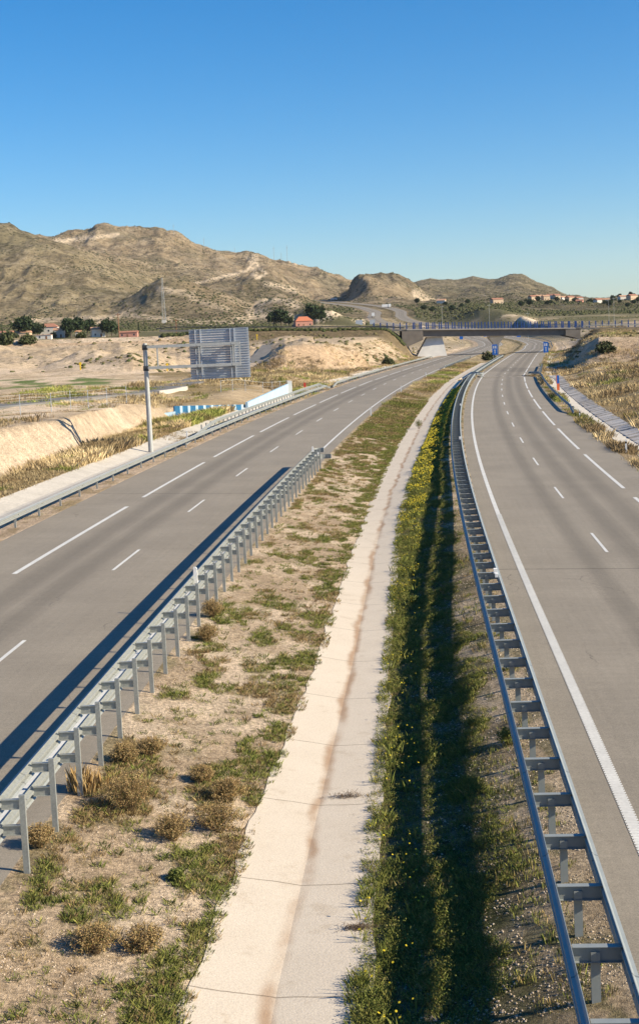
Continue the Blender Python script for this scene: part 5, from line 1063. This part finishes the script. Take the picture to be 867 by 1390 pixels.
# lattice tower
p = at_dist(223.5, 440, 1250); zg = tz(p[0], p[1]); top = at_dist(222, 377, 1250)[2] - zg
tw = empty('lattice_tower', (p[0], p[1], zg), 'pale lattice telecom tower standing before the rocky knoll', 'tower'); mb = MB()
for i in range(10):
    z0, z1 = top * i / 10, top * (i + 1) / 10; w0, w1 = 1.6 * (1 - .75 * i / 10), 1.6 * (1 - .75 * (i + 1) / 10)
    c0 = [(sx * w0, sy * w0, z0) for sx, sy in ((-1, -1), (1, -1), (1, 1), (-1, 1))]; c1 = [(sx * w1, sy * w1, z1) for sx, sy in ((-1, -1), (1, -1), (1, 1), (-1, 1))]
    for j in range(4): mb.tube(c0[j], c1[j], .13, .13, 4); mb.tube(c0[j], c1[(j + 1) % 4], .07, .07, 4); mb.tube(c1[j], c1[(j + 1) % 4], .07, .07, 4)
mb.build('lattice', M_pole, tw); mb = MB(); mb.box(-2, 2, -3.5, -1.5, -.5, 2.6); mb.build('cabinet', M_wallw, tw)
for u_, vt, vb, lb in ((236, 304, 318, 'thin mast on the crest of the main hill'), (277, 322, 334, 'faint thin mast right of the hill crest'), (372, 334, 354, 'tall thin mast, left one of the pair on the ridge'), (390, 332, 355, 'tall thin mast, right one of the pair on the ridge'), (382, 343, 355, 'short mast between the tall pair on the ridge'), (319, 336, 348, 'short faint mast left of the pair on the ridge')):
    p = at_dist(u_, vb, 2815); zg = tz(p[0], p[1]); top = at_dist(u_, vt, 2815)[2] - zg
    e = empty('radio_mast', (p[0], p[1], zg), lb, 'mast', 'radio masts on the hilltop'); mb = MB(); mb.tube((0, 0, -2), (0, 0, top), .38, .22, 6); mb.build('mast', M_pole, e); mb = MB(); mb.box(-.9, .9, -.4, .4, top * .8, top * .84); mb.build('antenna', M_pole, e)
for i, u_ in enumerate((600, 664, 716, 826, 833)):
    pole(u_, (415, 413, 424, 402, 404)[i], 440, (700, 700, 640, 700, 700)[i], .075, M_pole, ('slender grey lamp post behind the bridge, leftmost', 'slender grey lamp post behind the bridge near its middle', 'slender grey lamp post behind the right part of the bridge', 'slender grey lamp post at the right edge of the photo, left of two', 'slender grey lamp post at the right edge of the photo, right of two')[i], 'lamp_post', 'lamp post', 'lamp posts behind the bridge', arm=True)
# wire fence posts by the service road and the field
def fence(label, pts, sp, h=1.9):
    q = catmull([on_plane(u, v, z + EYE)[:2] for u, v, z in pts], 20); X, Y = resample(q[:, 0], q[:, 1]); P = Path(X, Y, 0); Zf = terrain(P.X, P.Y, sink=False)
    zf = lambda o, s: np.interp(s, P.S, Zf) + 0 * o; e = empty('wire_fence', (0, 0, 0), label, 'fence'); mb = MB(); mb.tube((0, 0, -.2), (0, 0, h), .03, .03, 6); me = mb.mesh('post')
    for s in np.arange(0, P.S[-1], sp): put(me, 'post', M_slat, P, zf, s, 0, e)
    for hh in (.3, .9, 1.5, h - .08): strip('wire', P, zf, 0, P.S[-1], [(-.008, hh - .008), (.008, hh - .008), (.008, hh + .008), (-.008, hh + .008)], step=2., m=M_pole, parent=e)
fence('grey wire fence with thin posts along the service road above the cut bank', [(-60, 572, -6.1), (20, 563, -6.1), (66, 559, -6.15), (130, 550, -6.2), (187, 545, -6.4)], 4.3)
fence('grey wire fence with thin posts behind the dry field near the blue wing wall', [(300, 531, -7.0), (330, 527, -7.0), (360, 524, -7.0), (400, 519, -7.2)], 4.0, 1.6)
for u_, v_, D_, lb in ((110, 507, 285, 'small yellow marker post on the left flats'), (227, 498, 300, 'small yellow marker post left of the sign board'), (349, 460, 410, 'small yellow marker right of the sign board')):
    p = at_dist(u_, v_, D_); zg = tz(p[0], p[1]); mb = MB(); mb.box(-.12, .12, -.12, .12, -.3, 1.5); mb.box(-.22, .22, -.14, .14, 1.1, 1.6)
    o = mb.build('marker_post', mat('yellow paint', (.75, .5, .03), .6)); o.location = (p[0], p[1], zg); tag(o, lb, 'marker post', 'yellow markers')

# ---------------------------------------------------------------- far highway traffic and signs
def truck(P, zf, s, off, label, ln=9., group='vehicles on the far highway'):
    x, y, h = P.at(s, off); z = float(zf(off, s)); r = empty('truck', (float(x), float(y), z), label, 'truck', group, rz=-float(h))
    mb = MB(); mb.box(-1.25, 1.25, -ln / 2, ln / 2 - 2.2, 1.0, 3.9); mb.build('cargo_box', M_truck, r); mb = MB(); mb.box(-1.2, 1.2, ln / 2 - 2.0, ln / 2, .6, 3.0, 0, .15); mb.build('cab', M_truck, r)
    for sy in (-ln * .35, -ln * .2, ln * .4):
        for sx in (-1.1, 1.1): mb = MB(); mb.tube((sx - .15, sy, .5), (sx + .15, sy, .5), .5, .5, 10); mb.build('wheel', M_tyre, r)
def gsign(u, v0, v1, D, w, label, m=M_pole):
    p = at_dist(u, v0, D); zt = p[2]; zb = at_dist(u, v1, D)[2]; gb = tz(p[0], p[1]); e = empty('road_sign', (p[0], p[1], gb), label, 'road sign', 'large pale signs on the far highway')
    mb = MB(); mb.box(-w / 2, w / 2, -.06, .06, zb - gb, zt - gb); mb.build('sign_panel', m, e)
    for sx in (-w * .35, w * .35): mb = MB(); mb.tube((sx, .12, -1), (sx, .12, zt - gb), .12, .12, 6); mb.build('post', M_pole, e)
gsign(487, 434.5, 441, 1030, 5.2, 'grey-blue sign panel beside the near bend of the far highway', M_slat); gsign(505, 434, 440, 1080, 4, 'smaller grey-blue sign panel right of the first one by the far highway', M_slat)
gsign(524, 413, 418, 1500, 9.5, 'wide white sign panel above the bend of the far highway', M_truck); gsign(453, 404.5, 408.5, 2150, 10, 'white panel at the top of the climbing far highway', M_truck)
truck(PL, zL, 1180, -1.6, 'small white truck on the far highway'); truck(PR, zR, 1420, 1.6, 'small white truck higher up the far highway')

# ---------------------------------------------------------------- distant haze
mb = MB(); mb.box(-5200, 5200, -600, 11500, -140, 560)
hz = bpy.data.materials.new('air haze'); hz.use_nodes = True; hn = hz.node_tree; hn.nodes.remove(hn.nodes['Principled BSDF'])
pv_ = hn.nodes.new('ShaderNodeVolumePrincipled'); pv_.inputs['Color'].default_value = (.88, .93, 1, 1); pv_.inputs['Density'].default_value = .000024; pv_.inputs['Anisotropy'].default_value = .2
hn.links.new(pv_.outputs[0], hn.nodes['Material Output'].inputs['Volume'])
hb = mb.build('haze', hz); tag(hb, kind='stuff', label='thin pale air haze fading the distant hills', cat='haze')
